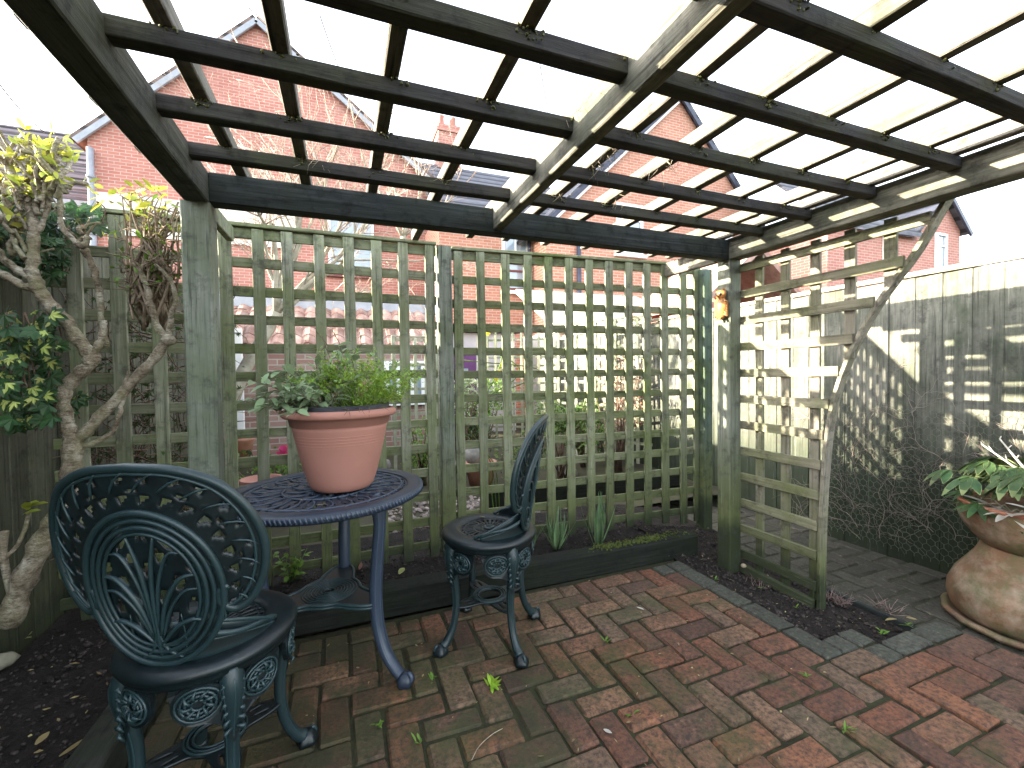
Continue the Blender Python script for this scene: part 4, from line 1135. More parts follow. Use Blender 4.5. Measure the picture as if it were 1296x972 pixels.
# ------------------------------------------------------------------ small plants of the bed and patio
def rosette(name, label, p, n, L, W, mat, el=(.3, 1.2), cat='weed', grp=None, curl=.3):
    m = MB(); p = Vector(p)
    for k in range(n):
        an = U(0, 2*pi); m.leaf(p+rv(.006)*Vector((1, 1, 0)).length, Vector((cos(an), sin(an), U(*el))), Vector((0, 0, 1))+rv(.2), L*U(.6, 1.15), W*U(.7, 1.2), 3, curl=curl)
    o = m.build(name, mat); return tag(o, label, cat, grp)
def blades(name, label, p, n, L, lean=.35):
    m = MB(); p = Vector(p)
    for k in range(n):
        an = U(0, 2*pi); ln = U(.05, lean); b0 = p+Vector((cos(an), sin(an), 0))*U(0, .03)
        m.leaf(b0, Vector((cos(an)*ln, sin(an)*ln, 1)), Vector((cos(an), sin(an), -.2)), L*U(.55, 1.15), .017*U(.7, 1.2), 6, curl=-U(.0, .5)*-1 if U(0, 1) < .6 else .05, fold=.3, shape=lambda t: (1-t**3)*.95+.05)
    return tag(m.build(name, L_DAFF), label, 'bulb leaves', 'clumps of bulb leaves in the back bed')
blades('daffodil_clump', 'tall upright clump of grey-green bulb leaves in front of the wide trellis', atz(757, 688, .07), 22, .31, .6)
blades('daffodil_clump', 'low spreading clump of bulb leaves just right of the far chair', atz(705, 694, .07), 24, .26, .9)
blades('daffodil_clump', 'thin bulb leaves half hidden behind the far chair back', atz(672, 690, .07), 8, .17, .8)
pl_ = atz(368, 738, .06)
th = thing('nettle_plant', 'small leafy green plant in the bed seen under the table', 'plant', pl_); a, b = MB(), MB()
for k in range(7):
    e = pl_+Vector((U(-.09, .1), U(-.05, .05), U(.06, .17))); a.tube([pl_, pl_.lerp(e, .5)+rv(.01), e], .0018, 4)
    for i in range(6): b.leaf(pl_.lerp(e, U(.5, 1))+rv(.008), Vector((U(-1, 1), U(-1, .5), U(-.2, .3))), Vector((0, 0, 1))+rv(.3), U(.03, .05), U(.02, .028), 3)
a.build('stems', L_WEED, th); b.build('leaves', L_WEED, th)
rosette('patio_weed', 'bright lime green weed growing between the pavers in front of the far chair', atz(622, 868, .0), 26, .042, .014, leafmat('lime weed leaf', (.2, .33, .02), (.32, .48, .05)), (.1, .9), grp='weeds in the paving joints')
for u, v, n, lab in ((548, 860, 7, 'small two-leaved weed beside the table foot'), (480, 920, 6, 'small weed near the bottom centre of the paving'), (1070, 925, 8, 'weed tuft between pavers at the lower right of the patio'), (870, 890, 0, ''), (800, 905, 5, 'thin weed between pavers at bottom, right of centre'), (765, 812, 5, 'tiny weed in a joint right of the far chair'), (530, 940, 5, 'thin weed stalk at the bottom edge of the paving'), (1022, 858, 4, 'tiny seedling on a red paver below the grey border'), (1115, 800, 9, 'bright green shoots at the end of the right bed'), (1150, 792, 8, 'green shoots beside the brown leaves in the right bed'), (905, 735, 7, 'weeds at the corner of the grey border by the sleeper'), (1010, 770, 4, 'green shoot in the soil below the arched trellis'), (965, 745, 4, 'small green shoot by the foot of the right post')):
    if n: rosette('weed', lab, atz(u, v, .0 if u < 900 else (-.05 if v < 800 and u > 930 else 0)), n, .03, .009, L_WEED, (.3, 1.6), grp='small weeds and shoots')
for u, v, lab in ((1060, 762, 'clump of dry pinkish twigs beside the foot of the arched trellis'), (958, 748, 'low dry twig clump in front of the arched trellis'), (1120, 772, 'short dead stems along the path board')):
    m = MB(); p = atz(u, v, -.09)
    for k in range(70 if u == 1060 else 26):
        d = Vector((U(-1, 1), U(-1, 1), U(.25, 1))).normalized(); L = U(.03, .085); b0 = p+Vector((U(-.04, .04), U(-.05, .05), 0))
        m.tube([b0, b0+d*L*.5, b0+d*L+rv(.012)], [.0016, .0013, .0007], 4)
    tag(m.build('dead_twig_clump', simple('pinkish dry twig', (.14, .09, .08), (.3, .22, .19), 30, .9, .1, var=.6)), lab, 'dead plant', 'dry clumps in the right bed')
def fallen(u, v, z, s, mat, lab, k=1):
    m = MB()
    for i in range(k):
        p = atz(u+U(-9, 9)*(k > 1), v+U(-5, 5)*(k > 1), z)+Vector((0, 0, .006)); an = U(0, 6.3)
        m.leaf(p, Vector((cos(an), sin(an), U(0, .2))), Vector((0, 0, 1))+rv(.3), s*U(.8, 1.2), s*.45, 4, curl=U(-.3, .3), fold=U(.05, .3))
    tag(m.build('fallen_leaf', mat), lab, 'leaf', 'fallen leaves')
fallen(815, 773, .0, .035, L_PALE, 'pale cream fallen leaf on the red pavers right of the far chair')
fallen(40, 808, .06, .07, L_FALLG, 'pale green fallen leaf on the dark soil left of the near chair')
fallen(22, 812, .06, .06, L_FALLG, 'narrow green fallen leaf at the left edge of the soil')
fallen(75, 960, .06, .05, L_DEAD, 'tan curled leaf on the soil beside the left sleeper')
fallen(45, 945, .06, .05, L_DEAD, 'tan fallen leaf at the bottom left of the soil')
fallen(505, 728, .1, .07, L_FALLG, 'yellowish leaf lying on the sleeper between table and far chair')
fallen(1160, 785, -.06, .06, L_DEAD, 'dry tan leaf at the tip of the right bed')
fallen(1135, 785, -.06, .05, L_DEAD, 'curled brown leaf near the green shoots of the right bed')
fallen(350, 720, .08, .05, L_RED, 'russet leaf on the bed behind the near chair')
fallen(455, 722, .08, .05, L_RED, 'orange-brown leaf by the sleeper under the table edge')
fallen(790, 712, .13, .0, L_RED, 'x') if False else None
fallen(764, 925, .0, .028, L_PALE, 'small white petal-like leaf at the bottom centre right of the patio')
fallen(205, 820, .02, .03, L_PALE, 'pale leaf caught beside the near chair leg')
fallen(338, 626, TZ+.0, .02, L_FALLG, 'yellow bit of leaf on the left of the table top')
fallen(500, 596, TZ, .02, L_WEED, 'green bit of leaf on the right of the table top')
fallen(607, 655, SEATZ, .03, L_DEAD, 'dry leaf scrap lying on the far chair seat')
m = MB()
for k in range(150):
    x, y = (U(-.6, 1.8), U(.9, 2.15)) if U(0, 1) < .7 else (U(1.9, 2.55), U(1.2, 2.3)); z = .003 if x < 1.9 else zright(x, y)+.012
    an = U(0, 6.3); m.leaf((x, y, z), (cos(an), sin(an), U(0, .3)), Vector((0, 0, 1))+rv(.4), U(.006, .02), U(.003, .009), 2, curl=U(-.2, .2))
for k in range(60):
    x, y = U(-1.2, -.74), U(.9, 2.3); an = U(0, 6.3); m.leaf((x, y, .06), (cos(an), sin(an), U(0, .3)), Vector((0, 0, 1))+rv(.4), U(.01, .035), U(.006, .014), 2, curl=U(-.2, .2))
tag(m.build('leaf_litter', L_DEAD), 'tiny scraps of dry leaf scattered over paving and soil', 'leaf litter', kind='stuff')
m = MB()
for k in range(26):
    an, r = U(0, 6.3), U(.16, .31); p = TC+Vector((r*cos(an), r*sin(an), TZ+.004)); d = rv(1); d.z = abs(d.z)*.1
    if (p-PC).xy.length < .12: continue
    m.tube([p, p+d.normalized()*U(.01, .04)], .0008, 4)
tag(m.build('table_litter', L_DEAD), 'dry stalks and crumbs scattered on the table around the pot', 'plant litter', kind='stuff')
m = MB(); p = atz(590, 955, 0)
m.tube(curve([atz(597, 962, .003), atz(606, 945, .004), atz(622, 930, .006), atz(636, 922, .004)], 4), [.0012]*13, 4)
tag(m.build('dry_straw', M_TWIG), 'single pale curved straw lying on the pavers at the bottom centre', 'straw')
m = MB(); sp_ = atz(0, 838, .08)
m.lathe([(.001, -.03), (.03, -.022), (.045, 0), (.03, .024), (.012, .03), (.001, .03)], sp_, 14, wob=lambda a, z: 1+.25*sin(3*a))
tag(m.build('pale_stone', simple('pale shell stone', (.14, .13, .09), (.28, .26, .2), 20, .8, .5, var=0)), 'pale rounded stone on the soil at the far left edge', 'stone')
m = MB(); m.lathe([(.001, -.012), (.012, -.008), (.017, 0), (.012, .009), (.001, .013)], atz(941, 716, .0)+Vector((0, 0, .0)), 12)
tag(m.build('pebble', simple('tan pebble', (.25, .19, .12), (.35, .28, .2), 20, .8, .2, var=0)), 'small tan pebble at the foot of the right pergola post', 'pebble')

# ------------------------------------------------------------------ houses beyond the gardens
def wallpoly(mb, pts, y, depth):
    mb.prism(pts, lambda a, b, k: Vector((a, y if k == 0 else y+depth, b)))
def roofslab(mb, a, b, y0, y1, th=.08, over=.14):
    """slab along the slope a->b (x,z), running from y0 to y1"""
    d = Vector((b[0]-a[0], 0, b[1]-a[1])).normalized(); n = Vector((-d.z, 0, d.x))
    if n.z < 0: n = -n
    A = Vector((a[0], 0, a[1]))-d*0; B = Vector((b[0], 0, b[1]))
    vs = []
    for yy in (y0-over, y1):
        for p in (A, B): vs += [p+n*.02+Vector((0, yy, 0)), p+n*(.02+th)+Vector((0, yy, 0))]
    mb.add(vs, [(0, 2, 3, 1), (4, 5, 7, 6), (0, 1, 5, 4), (2, 6, 7, 3), (1, 3, 7, 5), (0, 4, 6, 2)])
def verge(mb, a, b, y, w_=.16, th=.06):
    d = Vector((b[0]-a[0], 0, b[1]-a[1])).normalized()
    mb.beam(Vector((a[0], y, a[1])), Vector((b[0], y, b[1])), th, w_, (-d.z, 0, d.x) if d.x > 0 else (d.z, 0, -d.x), bev=0)
def window(par, x0, x1, z0, z1, y, bars=1, sill=None, mat=None, label=None):
    f = MB(); t = .07
    f.box(((x0+x1)/2, y-.02, z1-t/2), (x1-x0, .09, t)); f.box(((x0+x1)/2, y-.02, z0+t/2), (x1-x0, .09, t))
    for x in (x0+t/2, x1-t/2): f.box((x, y-.02, (z0+z1)/2), (t, .088, z1-z0-2*t))
    for k in range(bars): f.box((x0+(x1-x0)*(k+1)/(bars+1), y-.015, (z0+z1)/2), (.05, .07, z1-z0-2*t))
    f.box(((x0+x1)/2, y-.018, z0+(z1-z0)*.68), (x1-x0-2*t, .06, .05))
    w_ = f.build('window', mat or M_WHITE, par, label)
    g = MB(); g.box(((x0+x1)/2, y-.005, (z0+z1)/2), (x1-x0-.02, .02, z1-z0-.02)); g.build('pane', M_GLASS, w_)
    if sill:
        g = MB(); g.box(((x0+x1)/2, y-.05, z0-.05), (x1-x0+.16, .14, .09)); g.build('sill', sill, w_)
def pipe(par, x, y, z0, z1, mat, r=.05):
    m = MB(); m.tube([(x, y-.09, z0), (x, y-.09, z1)], r, 8)
    z = z0+.6
    while z < z1: m.tube([(x, y-.09, z), (x, y-.09, z+.07)], r*1.25, 8); z += 1.3
    m.build('downpipe', mat, par)
# gabled house behind the table
hA = thing('brick_house', 'tall rose-brick house with a pointed gable behind the bare tree', 'house', (-1.8, 13, 0))
gA = [(-5.38, 0), (2.45, 0), (2.45, 7.0), (-1.87, 10.33), (-5.38, 6.8)]
m = MB(); wallpoly(m, gA, 13, 8); m.build('wall', M_WALLA, hA)
m = MB(); roofslab(m, (-5.6, 6.6), (-1.87, 10.33), 13, 21); roofslab(m, (-1.87, 10.33), (2.8, 6.75), 13, 21); rfA = m.build('roof', M_TILE, hA)
m = MB(); verge(m, (-5.55, 6.6), (-1.87, 10.28), 12.88, .12); verge(m, (-1.87, 10.28), (2.75, 6.72), 12.88, .12); m.build('bargeboards', M_GREYP, rfA)
m = MB(); m.box((-3.2, 12.97, 5.05), (4.3, .06, .95)); m.build('render_band', M_RENDER, hA)
window(hA, -.3, .9, 4.0, 5.6, 13, 0, M_MAROON); window(hA, -3.6, -2.6, 2.2, 3.8, 13, 0); window(hA, -.4, .85, .9, 2.6, 13, 1)
pipe(hA, -5.3, 13, 0, 6.5, M_PIPEG, .07)
m = MB(); m.box((-4.95, 15, 7.3), (.95, .8, 1.6), bev=.02); m.build('chimney', M_RENDER, rfA)
# low wing with slate roof between the houses
hM = thing('brick_wing', 'orange-brick rear wing with slate roof, maroon blind and dark drainpipes', 'house', (4, 11, 0))
m = MB(); m.box((3.6, 12.5, 2.65), (2.5, 3, 5.3)); m.box((4.6, 14.6, 2.9), (4.6, 1.2, 5.8)); m.build('wall', M_WALLB, hM)
m = MB()
m.add([(2.2, 10.8, 5.25), (6.9, 10.8, 5.25), (6.9, 14.4, 7.95), (2.2, 14.4, 7.95), (2.2, 10.8, 5.4), (6.9, 10.8, 5.4), (6.9, 14.4, 8.1), (2.2, 14.4, 8.1)],
      [(3, 2, 1, 0), (4, 5, 6, 7), (0, 1, 5, 4), (1, 2, 6, 5), (2, 3, 7, 6), (3, 0, 4, 7)]); rM = m.build('roof', M_SLATE, hM)
m = MB(); m.beam((2.2, 10.72, 5.27), (4.9, 10.72, 5.27), .1, .1, bev=0); m.build('gutter', M_PIPE, rM)
m = MB(); m.box((3.42, 14.5, 8.2), (.75, .7, 2.3), bev=.01); m.box((3.42, 14.5, 9.15), (.85, .8, .1)); ch = m.build('chimney', M_WALLA, rM)
for dx in (-.2, .2):
    m = MB(); m.lathe([(.11, 0), (.12, .06), (.1, .35), (.12, .4), (.08, .4)], (3.42+dx, 14.5, 9.36), 12); m.build('chimney_pot', M_POT, ch)
window(hM, 4.02, 4.8, 4.3, 5.1, 11, 1); 
window(hM, 4.05, 4.7, 3.42, 4.2, 11, 0, M_WHITE, M_MAROON)
pipe(hM, 4.75, 10.9, 2.3, 5.2, M_PIPE)
m = MB(); m.box((3.5, 13.5, 6.75), (1.1, 1.0, .5)); m.build('dormer', M_CREAM, rM)
# second gable
hB = thing('brick_house', 'orange-brick gabled house with black bargeboards seen through the right half of the pergola roof', 'house', (9, 10, 0))
gB = [(4.86, 0), (12.24, 0), (12.24, 5.6), (9.08, 9.0), (4.86, 5.0)]
m = MB(); wallpoly(m, gB, 10, 7); m.build('wall', M_WALLB, hB)
m = MB(); roofslab(m, (4.5, 4.65), (9.08, 9.02), 10, 17); roofslab(m, (9.08, 9.02), (12.6, 5.3), 10, 17); rB = m.build('roof', M_SLATE, hB)
m = MB(); verge(m, (4.6, 4.75), (9.08, 8.98), 9.88, .1); verge(m, (9.08, 8.98), (12.4, 5.45), 9.88, .1); m.build('bargeboards', M_PIPE, rB)
m = MB(); verge(m, (4.75, 4.76), (9.02, 8.8), 9.92, .06); m.build('soffit', M_WHITE, rB)
window(hB, 6.95, 7.8, 4.4, 5.75, 10, 0, M_WHITE); window(hB, 10.3, 11.1, 4.4, 5.5, 10, 0, M_WHITE)
pipe(hB, 5.75, 10, 1.5, 4.9, M_PIPE, .06); pipe(hB, 12.1, 10, 0, 5.6, M_PIPE, .05)
# far right gable
hC = thing('brick_house', 'red-brick gabled house with slim white windows beyond the right fence', 'house', (16.5, 7.5, 0))
gC = [(11.6, 0), (17.63, 0), (17.63, 5.35), (16.7, 6.2), (15.2, 4.9), (11.6, 4.9)]
m = MB(); wallpoly(m, gC, 7.5, 5); m.build('wall', M_WALLA, hC)
m = MB(); roofslab(m, (16.7, 6.22), (17.8, 5.2), 7.5, 12.5, .08); roofslab(m, (15.2, 4.9), (16.7, 6.22), 7.5, 12.5, .08)
m.add([(11.4, 7.3, 4.85), (15.4, 7.3, 4.85), (15.4, 9.6, 7.2), (11.4, 9.6, 7.2), (11.4, 7.3, 4.95), (15.4, 7.3, 4.95), (15.4, 9.6, 7.3), (11.4, 9.6, 7.3)],
      [(3, 2, 1, 0), (4, 5, 6, 7), (0, 1, 5, 4), (1, 2, 6, 5), (2, 3, 7, 6), (3, 0, 4, 7)]); rC = m.build('roof', M_SLATE, hC)
m = MB(); verge(m, (16.7, 6.2), (17.8, 5.18), 7.3, .12); m.build('bargeboards', M_PIPE, rC)
window(hC, 16.3, 16.85, 4.0, 5.15, 7.5, 0, None); window(hC, 13.85, 14.3, 3.9, 4.8, 7.5, 0, None)
# tiled house at far left
hD = thing('tiled_house', 'low house with a dark ribbed tile roof behind the tree at the far left', 'house', (-9, 14, 0))
m = MB(); m.box((-12, 16, 2.75), (12.6, 4, 5.5)); m.build('wall', M_WALLA, hD)
m = MB(); m.add([(-19, 13.7, 5.45), (-5.6, 13.7, 5.45), (-5.6, 16.4, 8.1), (-19, 16.4, 8.1), (-19, 13.7, 5.6), (-5.6, 13.7, 5.6), (-5.6, 16.4, 8.25), (-19, 16.4, 8.25)],
      [(3, 2, 1, 0), (4, 5, 6, 7), (0, 1, 5, 4), (1, 2, 6, 5), (2, 3, 7, 6), (3, 0, 4, 7)])
for k in range(13): m.beam((-19, 13.75+k*.21, 5.64+k*.206), (-5.6, 13.75+k*.21, 5.64+k*.206), .03, .07, bev=0)
m.build('roof', tiles('ribbed brown tile', (.09, .075, .085), (.16, .13, .14), 0, .25), hD)
m = MB(); m.beam((-19, 13.62, 5.42), (-5.6, 13.62, 5.42), .12, .12, bev=0); m.build('gutter', M_GREYP, hD)
window(hD, -7.6, -6.2, 3.6, 5.0, 14, 1)
# pale buildings at the far right
bE = thing('rendered_building', 'pale sunlit rendered building at the right edge beyond the fence', 'building', (21, 8.5, 0))
m = MB(); wallpoly(m, [(18.3, 0), (30, 0), (30, 3.5), (24, 4.3), (18.3, 4.75)], 8.5, 4); m.build('wall', M_RENDER, bE)
m = MB(); m.beam((18.2, 8.4, 4.85), (24.2, 8.4, 4.38), .25, .12, bev=0); m.build('roof_edge', M_CREAM, bE)

# ------------------------------------------------------------------ neighbour's garden seen through the trellis
sd_ = thing('garden_shed', 'low brick outbuilding with a weathered clay pantile roof behind the left trellis panel', 'shed', (0, 6.5, 0))
m = MB(); m.box((-.0, 7.2, .78), (2.7, 1.3, 1.56)); m.build('wall', brickwall('dull shed brick', (.28, .15, .12), (.35, .24, .2), (.4, .36, .32)), sd_)
m = MB()
for r in range(5):
    for c in range(17):
        x = -1.5+c*.18; y = 6.42+r*.2; z = 1.60+r*.13
        m.prism([(-.09, 0), (-.045, .045), (0, .05), (.045, .03), (.09, 0), (.09, -.02), (.04, .01), (0, .03), (-.045, .025), (-.09, -.02)], lambda a, b, k: Vector((x+a, y+(-.02 if k == 0 else .23), z+b+U(0, .004)+(0 if k == 0 else .145))))
m.build('roof', M_PANT, sd_)
m = MB(); m.beam((-1.5, 7.45, 2.3), (1.56, 7.45, 2.3), .2, .16); m.build('flashing', M_GREYP, sd_)
window(sd_, .55, 1.15, .75, 1.4, 6.55, 2, None)
dr = thing('painted_door', 'narrow pale blue and white door left of the tiled shed', 'door', (-1.6, 6.4, 0))
m = MB(); m.box((-1.5, 6.35, .95), (.5, .05, 1.5)); m.build('door_leaf', M_BLUE, dr)
m = MB()
for x in (-1.79, -1.21): m.box((x, 6.34, .95), (.07, .08, 1.6))
m.box((-1.5, 6.34, 1.77), (.65, .08, .07)); m.build('door_frame', M_WHITE, dr)
ob = thing('outbuilding', 'pale outbuilding with a purple door seen through the wide trellis', 'outbuilding', (2.4, 8.2, 0))
m = MB(); m.box((2.55, 8.9, 1.0), (1.5, 1.2, 2.0)); m.build('wall', simple('dull pale render', (.42, .4, .42), (.5, .48, .5), 4, .8, .1, var=0), ob)
m = MB(); m.box((2.55, 8.85, 2.05), (1.7, 1.5, .08)); m.build('roof', M_PIPE, ob)
m = MB(); m.box((2.2, 8.27, .85), (.5, .05, 1.5)); dd = m.build('door', M_PURPLE, ob)
m = MB(); m.box((2.18, 8.235, 1.15), (.2, .02, .3)); m.build('door_window', M_GLASS, dd)
def farlat(x0, y0, x1, y1, z0, z1, label, pitch=.15):
    L = math.hypot(x1-x0, y1-y0); n = int(L/pitch)
    trellis(x0, x1, y0, y1, label, [pitch*k+.02 for k in range(n+1)], [z1-.03-.15*k for k in range(int((z1-z0)/.15))], z1, z0, wl=.04, d=.018, mats=[W_FAR, W_FAR], cat='trellis', group='trellis fences in the neighbouring garden', hw=.035)
farlat(.55, 5.4, 1.3, 5.4, .05, 1.65, 'distant trellis with small squares in front of the brick shed', .13)
farlat(2.2, 7.3, 3.45, 6.6, .1, 1.95, 'pale distant trellis right of the purple door')
farlat(2.75, 5.6, 3.4, 4.2, .1, 1.85, 'sunlit trellis beyond the wide panel, near the board fence')
lr = thing('lean_to_roof', 'low lean-to with a bright cream sheet roof beyond the right fence', 'shed', (5, 7, 0))
m = MB(); m.box((5.3, 8.2, 1.0), (2.9, 1.6, 2.0)); m.build('wall', M_RENDER, lr)
m = MB(); m.add([(3.7, 7.2, 1.95), (7, 7.2, 1.95), (7, 9.2, 3.0), (3.7, 9.2, 3.0), (3.7, 7.2, 2.05), (7, 7.2, 2.05), (7, 9.2, 3.1), (3.7, 9.2, 3.1)],
      [(3, 2, 1, 0), (4, 5, 6, 7), (0, 1, 5, 4), (1, 2, 6, 5), (2, 3, 7, 6), (3, 0, 4, 7)]); m.build('roof', M_CREAM, lr)
tr2 = thing('tiled_roof_shed', 'small outbuilding with terracotta tiled roof behind the corner of the trellis', 'shed', (6, 5.5, 0))
m = MB(); m.box((5.9, 5.7, 1.1), (1.8, 1.6, 2.2)); m.build('wall', M_WALLA, tr2)
m = MB(); roofslab(m, (4.8, 2.1), (5.9, 2.95), 4.9, 6.5, .08); roofslab(m, (5.9, 2.95), (7, 2.1), 4.9, 6.5, .08); m.build('roof', M_PANT, tr2)

def bush(name, label, c, r, n, size, mat, cat='bush', grp='shrubs in the neighbouring garden'):
    th = thing(name, label, cat, Vector((c[0], c[1], .0)), grp); a, b = MB(), MB(); c = Vector(c)
    for k in range(14):
        e = c+Vector((U(-1, 1)*r[0], U(-1, 1)*r[1], U(-.2, 1)*r[2]))*.8; a.tube([Vector((c.x+U(-.05, .05), c.y, .02)), e.lerp(Vector((c.x, c.y, .1)), .5), e], [.01, .007, .003], 5)
    cl = [Vector((U(-1, 1), U(-1, 1), U(-1, 1))).normalized()*U(.3, .95) for _ in range(16)]
    for k in range(n):
        g = rnd.choice(cl); p = c+Vector(((g.x+U(-.33, .33))*r[0], (g.y+U(-.33, .33))*r[1], (g.z+U(-.33, .33))*r[2]))
        if p.z < .03: continue
        b.leaf(p, rv(1)+Vector((0, 0, .4)), rv(.8)+Vector((0, -.3, 1)), size*U(.6, 1.2), size*.45, 2, curl=.3)
    a.build('stems', M_DTWIG, th); b.build('leaves', mat, th)
bush('bushy_shrub', 'dense dark green shrub behind the wide trellis, right of the far chair back', (2.2, 4.2, .62), (.5, .4, .3), 1500, .05, L_BUSH)
bush('bushy_shrub', 'lighter green shrub behind the trellis just above the far chair back', (1.75, 5.6, .8), (.4, .35, .45), 900, .05, L_YEL and L_WEED)
bush('bushy_shrub', 'bright green shrub low behind the right half of the wide trellis', (2.75, 4.7, .55), (.35, .3, .4), 900, .05, L_WEED)
bush('bushy_shrub', 'low dark green cushion shrub on the ground just beyond the pebbles', (1.75, 4.15, .3), (.3, .2, .25), 700, .045, L_BUSH)
bush('fern_clump', 'ferny green clump behind the pot at the left trellis', (.75, 4.6, .42), (.22, .2, .4), 700, .045, L_WEED)
bush('cream_leaved_shrub', 'shrub with cream-edged leaves right of the middle fence post', (1.25, 4.9, .95), (.28, .2, .3), 420, .06, leafmat('cream edged leaf', (.2, .28, .12), (.5, .52, .36)))
bush('dark_shrub', 'dark evergreen shrub below the cream-leaved one', (1.35, 5.0, .5), (.4, .25, .25), 600, .05, L_BUSHD)
bush('russet_shrub', 'reddish-brown twiggy shrub at the right end of the wide trellis', (3.0, 4.3, .9), (.22, .35, .6), 900, .04, L_RED)
bush('low_shrub', 'low green plant behind the left trellis near the pink flower', (-.55, 4.0, .35), (.35, .2, .28), 500, .05, L_WEED)
# pink flower in a pot
pf = thing('pink_cyclamen', 'bright pink flower in a clay bowl behind the left trellis', 'flower', at(352, 592, 3.6)-Vector((0, 0, .2)))
m = MB(); P0 = at(362, 575, 3.6)
for k in range(16): m.leaf(P0+rv(.02)*1.5, Vector((U(-1, 1), U(-.6, .6), U(.3, 1))), rv(.6)+Vector((0, -1, .2)), U(.05, .085), .04, 3)
m.build('petals', M_PINK, pf)
m = MB(); pc = at(330, 605, 3.5); m.lathe([(.001, -.25), (.09, -.25), (.13, -.08), (.135, 0), (.12, 0), (.11, -.03), (.001, -.03)], pc, 20); m.build('bowl', M_POT, pf)
o = bpy.data.objects
for k, (u, v, y, rr, lab, col) in enumerate(((560, 0, 0, 0, '', None), (608, 590, 4.2, .16, 'round reddish clay pot on the ground behind the trellis, left of the far chair', 'p'), (300, 560, 4.2, .13, 'dull red clay pot behind the leftmost gap beside the pergola post', 'p'))):
    if not col: continue
    c = at(u, v, y); m = MB(); m.lathe([(rr*.7, -rr*1.2), (rr*.95, 0), (rr*1.06, .02), (rr*1.06, .05), (rr*.9, .05), (rr*.85, 0), (.001, -.02)], c, 24)
    ob2 = m.build('clay_pot', terracotta('garden pot %d' % k, (.28, .11, .07), (.36, .17, .11), .3, .3)); tag(ob2, lab, 'pot', 'clay pots in the neighbouring garden')
for k, (u, v, y, rr, lab) in enumerate(((480, 590, 4.3, .1, 'grey boulder behind the middle fence post'), (598, 578, 4.4, .14, 'large grey boulder seen left of the far chair back'), (575, 592, 4.2, .09, 'small mottled stone beside the clay pot'), (720, 600, 4.4, .1, 'brownish stone under the dark shrub'))):
    m = MB(); ph = U(0, 6); m.lathe([(.001, -rr*.7), (rr*.7, -rr*.6), (rr, -.1*rr), (rr*.85, rr*.45), (rr*.4, rr*.7), (.001, rr*.72)], at(u, v, y), 16, wob=lambda a, z: 1+.14*sin(2*a+ph)+.07*sin(5*a))
    tag(m.build('boulder', M_STONE), lab, 'stone', 'rockery stones next door')
m = MB()
for k in range(900):
    x, y = U(.3, 2.9), U(3.3, 4.0); r = U(.012, .026); m.box((x, y, .03), (r*2, r*1.6, r*1.2), Matrix.Rotation(U(0, 3), 3, 'Z'), r*.5)
tag(m.build('pebbles', M_PEB), 'pale pinkish pebbles spread on the ground beyond the trellis', 'pebbles', kind='stuff')
m = MB(); m.beam((1.1, 3.55, .12), (3.2, 3.5, .12), .12, .16, warp=.004, seg=14, bev=.01)
tag(m.build('raised_bed_edge', W_SLEEP), 'dark timber edging on the ground beyond the wide trellis', 'sleeper')
m = MB()
for q0 in range(3): 
    b0 = Vector((1.02+q0*.02, 3.0, .05)); pts = curve([b0, b0+Vector((-.05, .0, .5)), b0+Vector((-.12-.1*q0, .03, .85)), b0+Vector((.05+.16*q0, .05, 1.15)), b0+Vector((.12-.2*q0, .05, 1.45-.1*q0))], 5); m.tube(pts, .004, 5)
js = thing('winter_jasmine', 'straggly stem with small yellow flowers behind the wide trellis', 'climber', (1.0, 3.0, .05)); m.build('stems', L_WEED, js)
m = MB()
for u, v in ((617, 422), (610, 425), (633, 470), (636, 462), (640, 478), (638, 494), (642, 535), (612, 418), (628, 480)):
    p = at(u, v, 2.99); 
    for k in range(5): m.leaf(p, Vector((cos(k*1.26), -.3, sin(k*1.26))), (0, -1, 0), .022, .012, 2)
m.build('flowers', leafmat('yellow flower', (.6, .5, .03), (.75, .65, .06)), js)

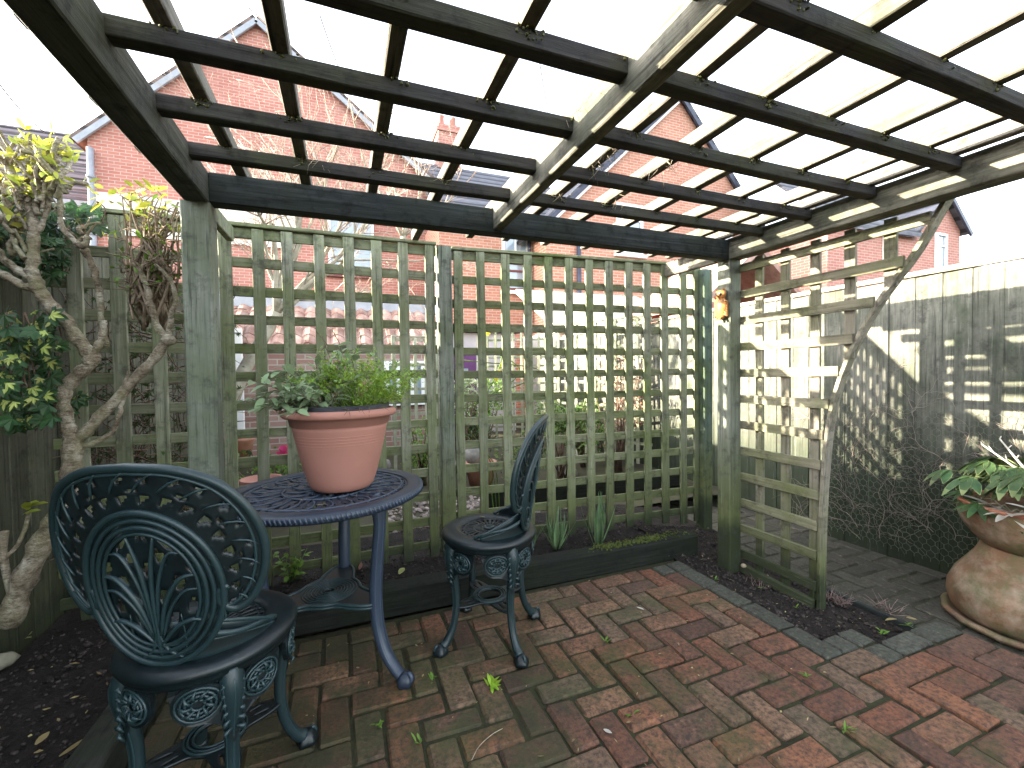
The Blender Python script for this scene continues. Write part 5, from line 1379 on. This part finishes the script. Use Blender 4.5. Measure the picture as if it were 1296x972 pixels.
# bare trees in front of the gabled house
def baretree(name, label, pts0, r0, targets, seed, y, depth=4):
    global rnd, U
    th = thing(name, label, 'tree', pts0[0]); m, m2 = MB(), MB()
    c = curve(pts0, 5); m.tube(c, [r0*(1-.35*i/len(c)) for i in range(len(c))], 9, knob=.05)
    def grow(p, d, L, r, dep):
        pts = [p]; n = 6
        for i in range(n): d = (d+rv(.16)+Vector((0, 0, .03))).normalized(); pts.append(pts[-1]+d*L/n)
        (m if dep > 2 else m2).tube(pts, [r*(1-.45*i/n) for i in range(n+1)], 6 if dep > 2 else 3)
        if dep <= 0: return
        for k in range(4 if dep > 1 else 3):
            i = rnd.randrange(2, n+1); a = rv(1).normalized(); nd = (d*U(.6, 1)+a*U(.45, .8)).normalized(); nd.y *= .6
            grow(pts[i], nd, L*U(.5, .75), r*.5, dep-1)
    for e, r in targets:
        s0 = c[-1] if U(0, 1) < .6 else c[-4]; d = (e-s0); grow(s0, d.normalized(), d.length, r, depth)
    m.build('trunk', M_TREEBARK, th); m2.build('twigs', simple('pale twig bark %s' % seed, (.24, .18, .14), (.42, .34, .28), 5, .9, 0, var=.5), th)
y = 5.6
baretree('bare_tree', 'leafless pale-twigged tree spreading in front of the tall gabled house', [at(262, 600, y), at(285, 530, y), at(308, 470, y), at(335, 425, y), at(350, 395, y)], .085,
         [(at(325, 290, y), .04), (at(372, 262, y), .045), (at(430, 300, y), .04), (at(400, 210, 5.9), .035), (at(455, 330, y), .03), (at(500, 280, y), .03)], 1, y)
y = 9.5
baretree('bare_tree', 'smaller leafless tree between the gabled house and the slate-roofed wing', [at(515, 400, y), at(512, 340, y), at(510, 300, y)], .08,
         [(at(480, 235, y), .04), (at(515, 215, y), .04), (at(555, 240, y), .04), (at(590, 250, y), .03)], 2, y, 3)
# overhead cables
for k, (a, b, ya, yb, lab) in enumerate((((-20, 80), (57, 168), 6, 7, 'thin dark cable running down across the sky at the far left'), ((672, 10), (698, 165), 5, 8, 'thin cable hanging across the sky above the middle roof beam'), ((1108, 10), (1058, 225), 5, 9, 'thin cable crossing the sky above the right half of the roof'), ((405, 20), (440, 110), 6, 8, 'thin cable crossing the sky right of the tall gable'))):
    A, B = at(*a, ya), at(*b, yb); m = MB(); m.tube([A.lerp(B, t/8)-Vector((0, 0, .06*sin(pi*t/8))) for t in range(9)], .008, 5)
    tag(m.build('overhead_cable', M_CABLE), lab, 'cable', 'overhead cables')
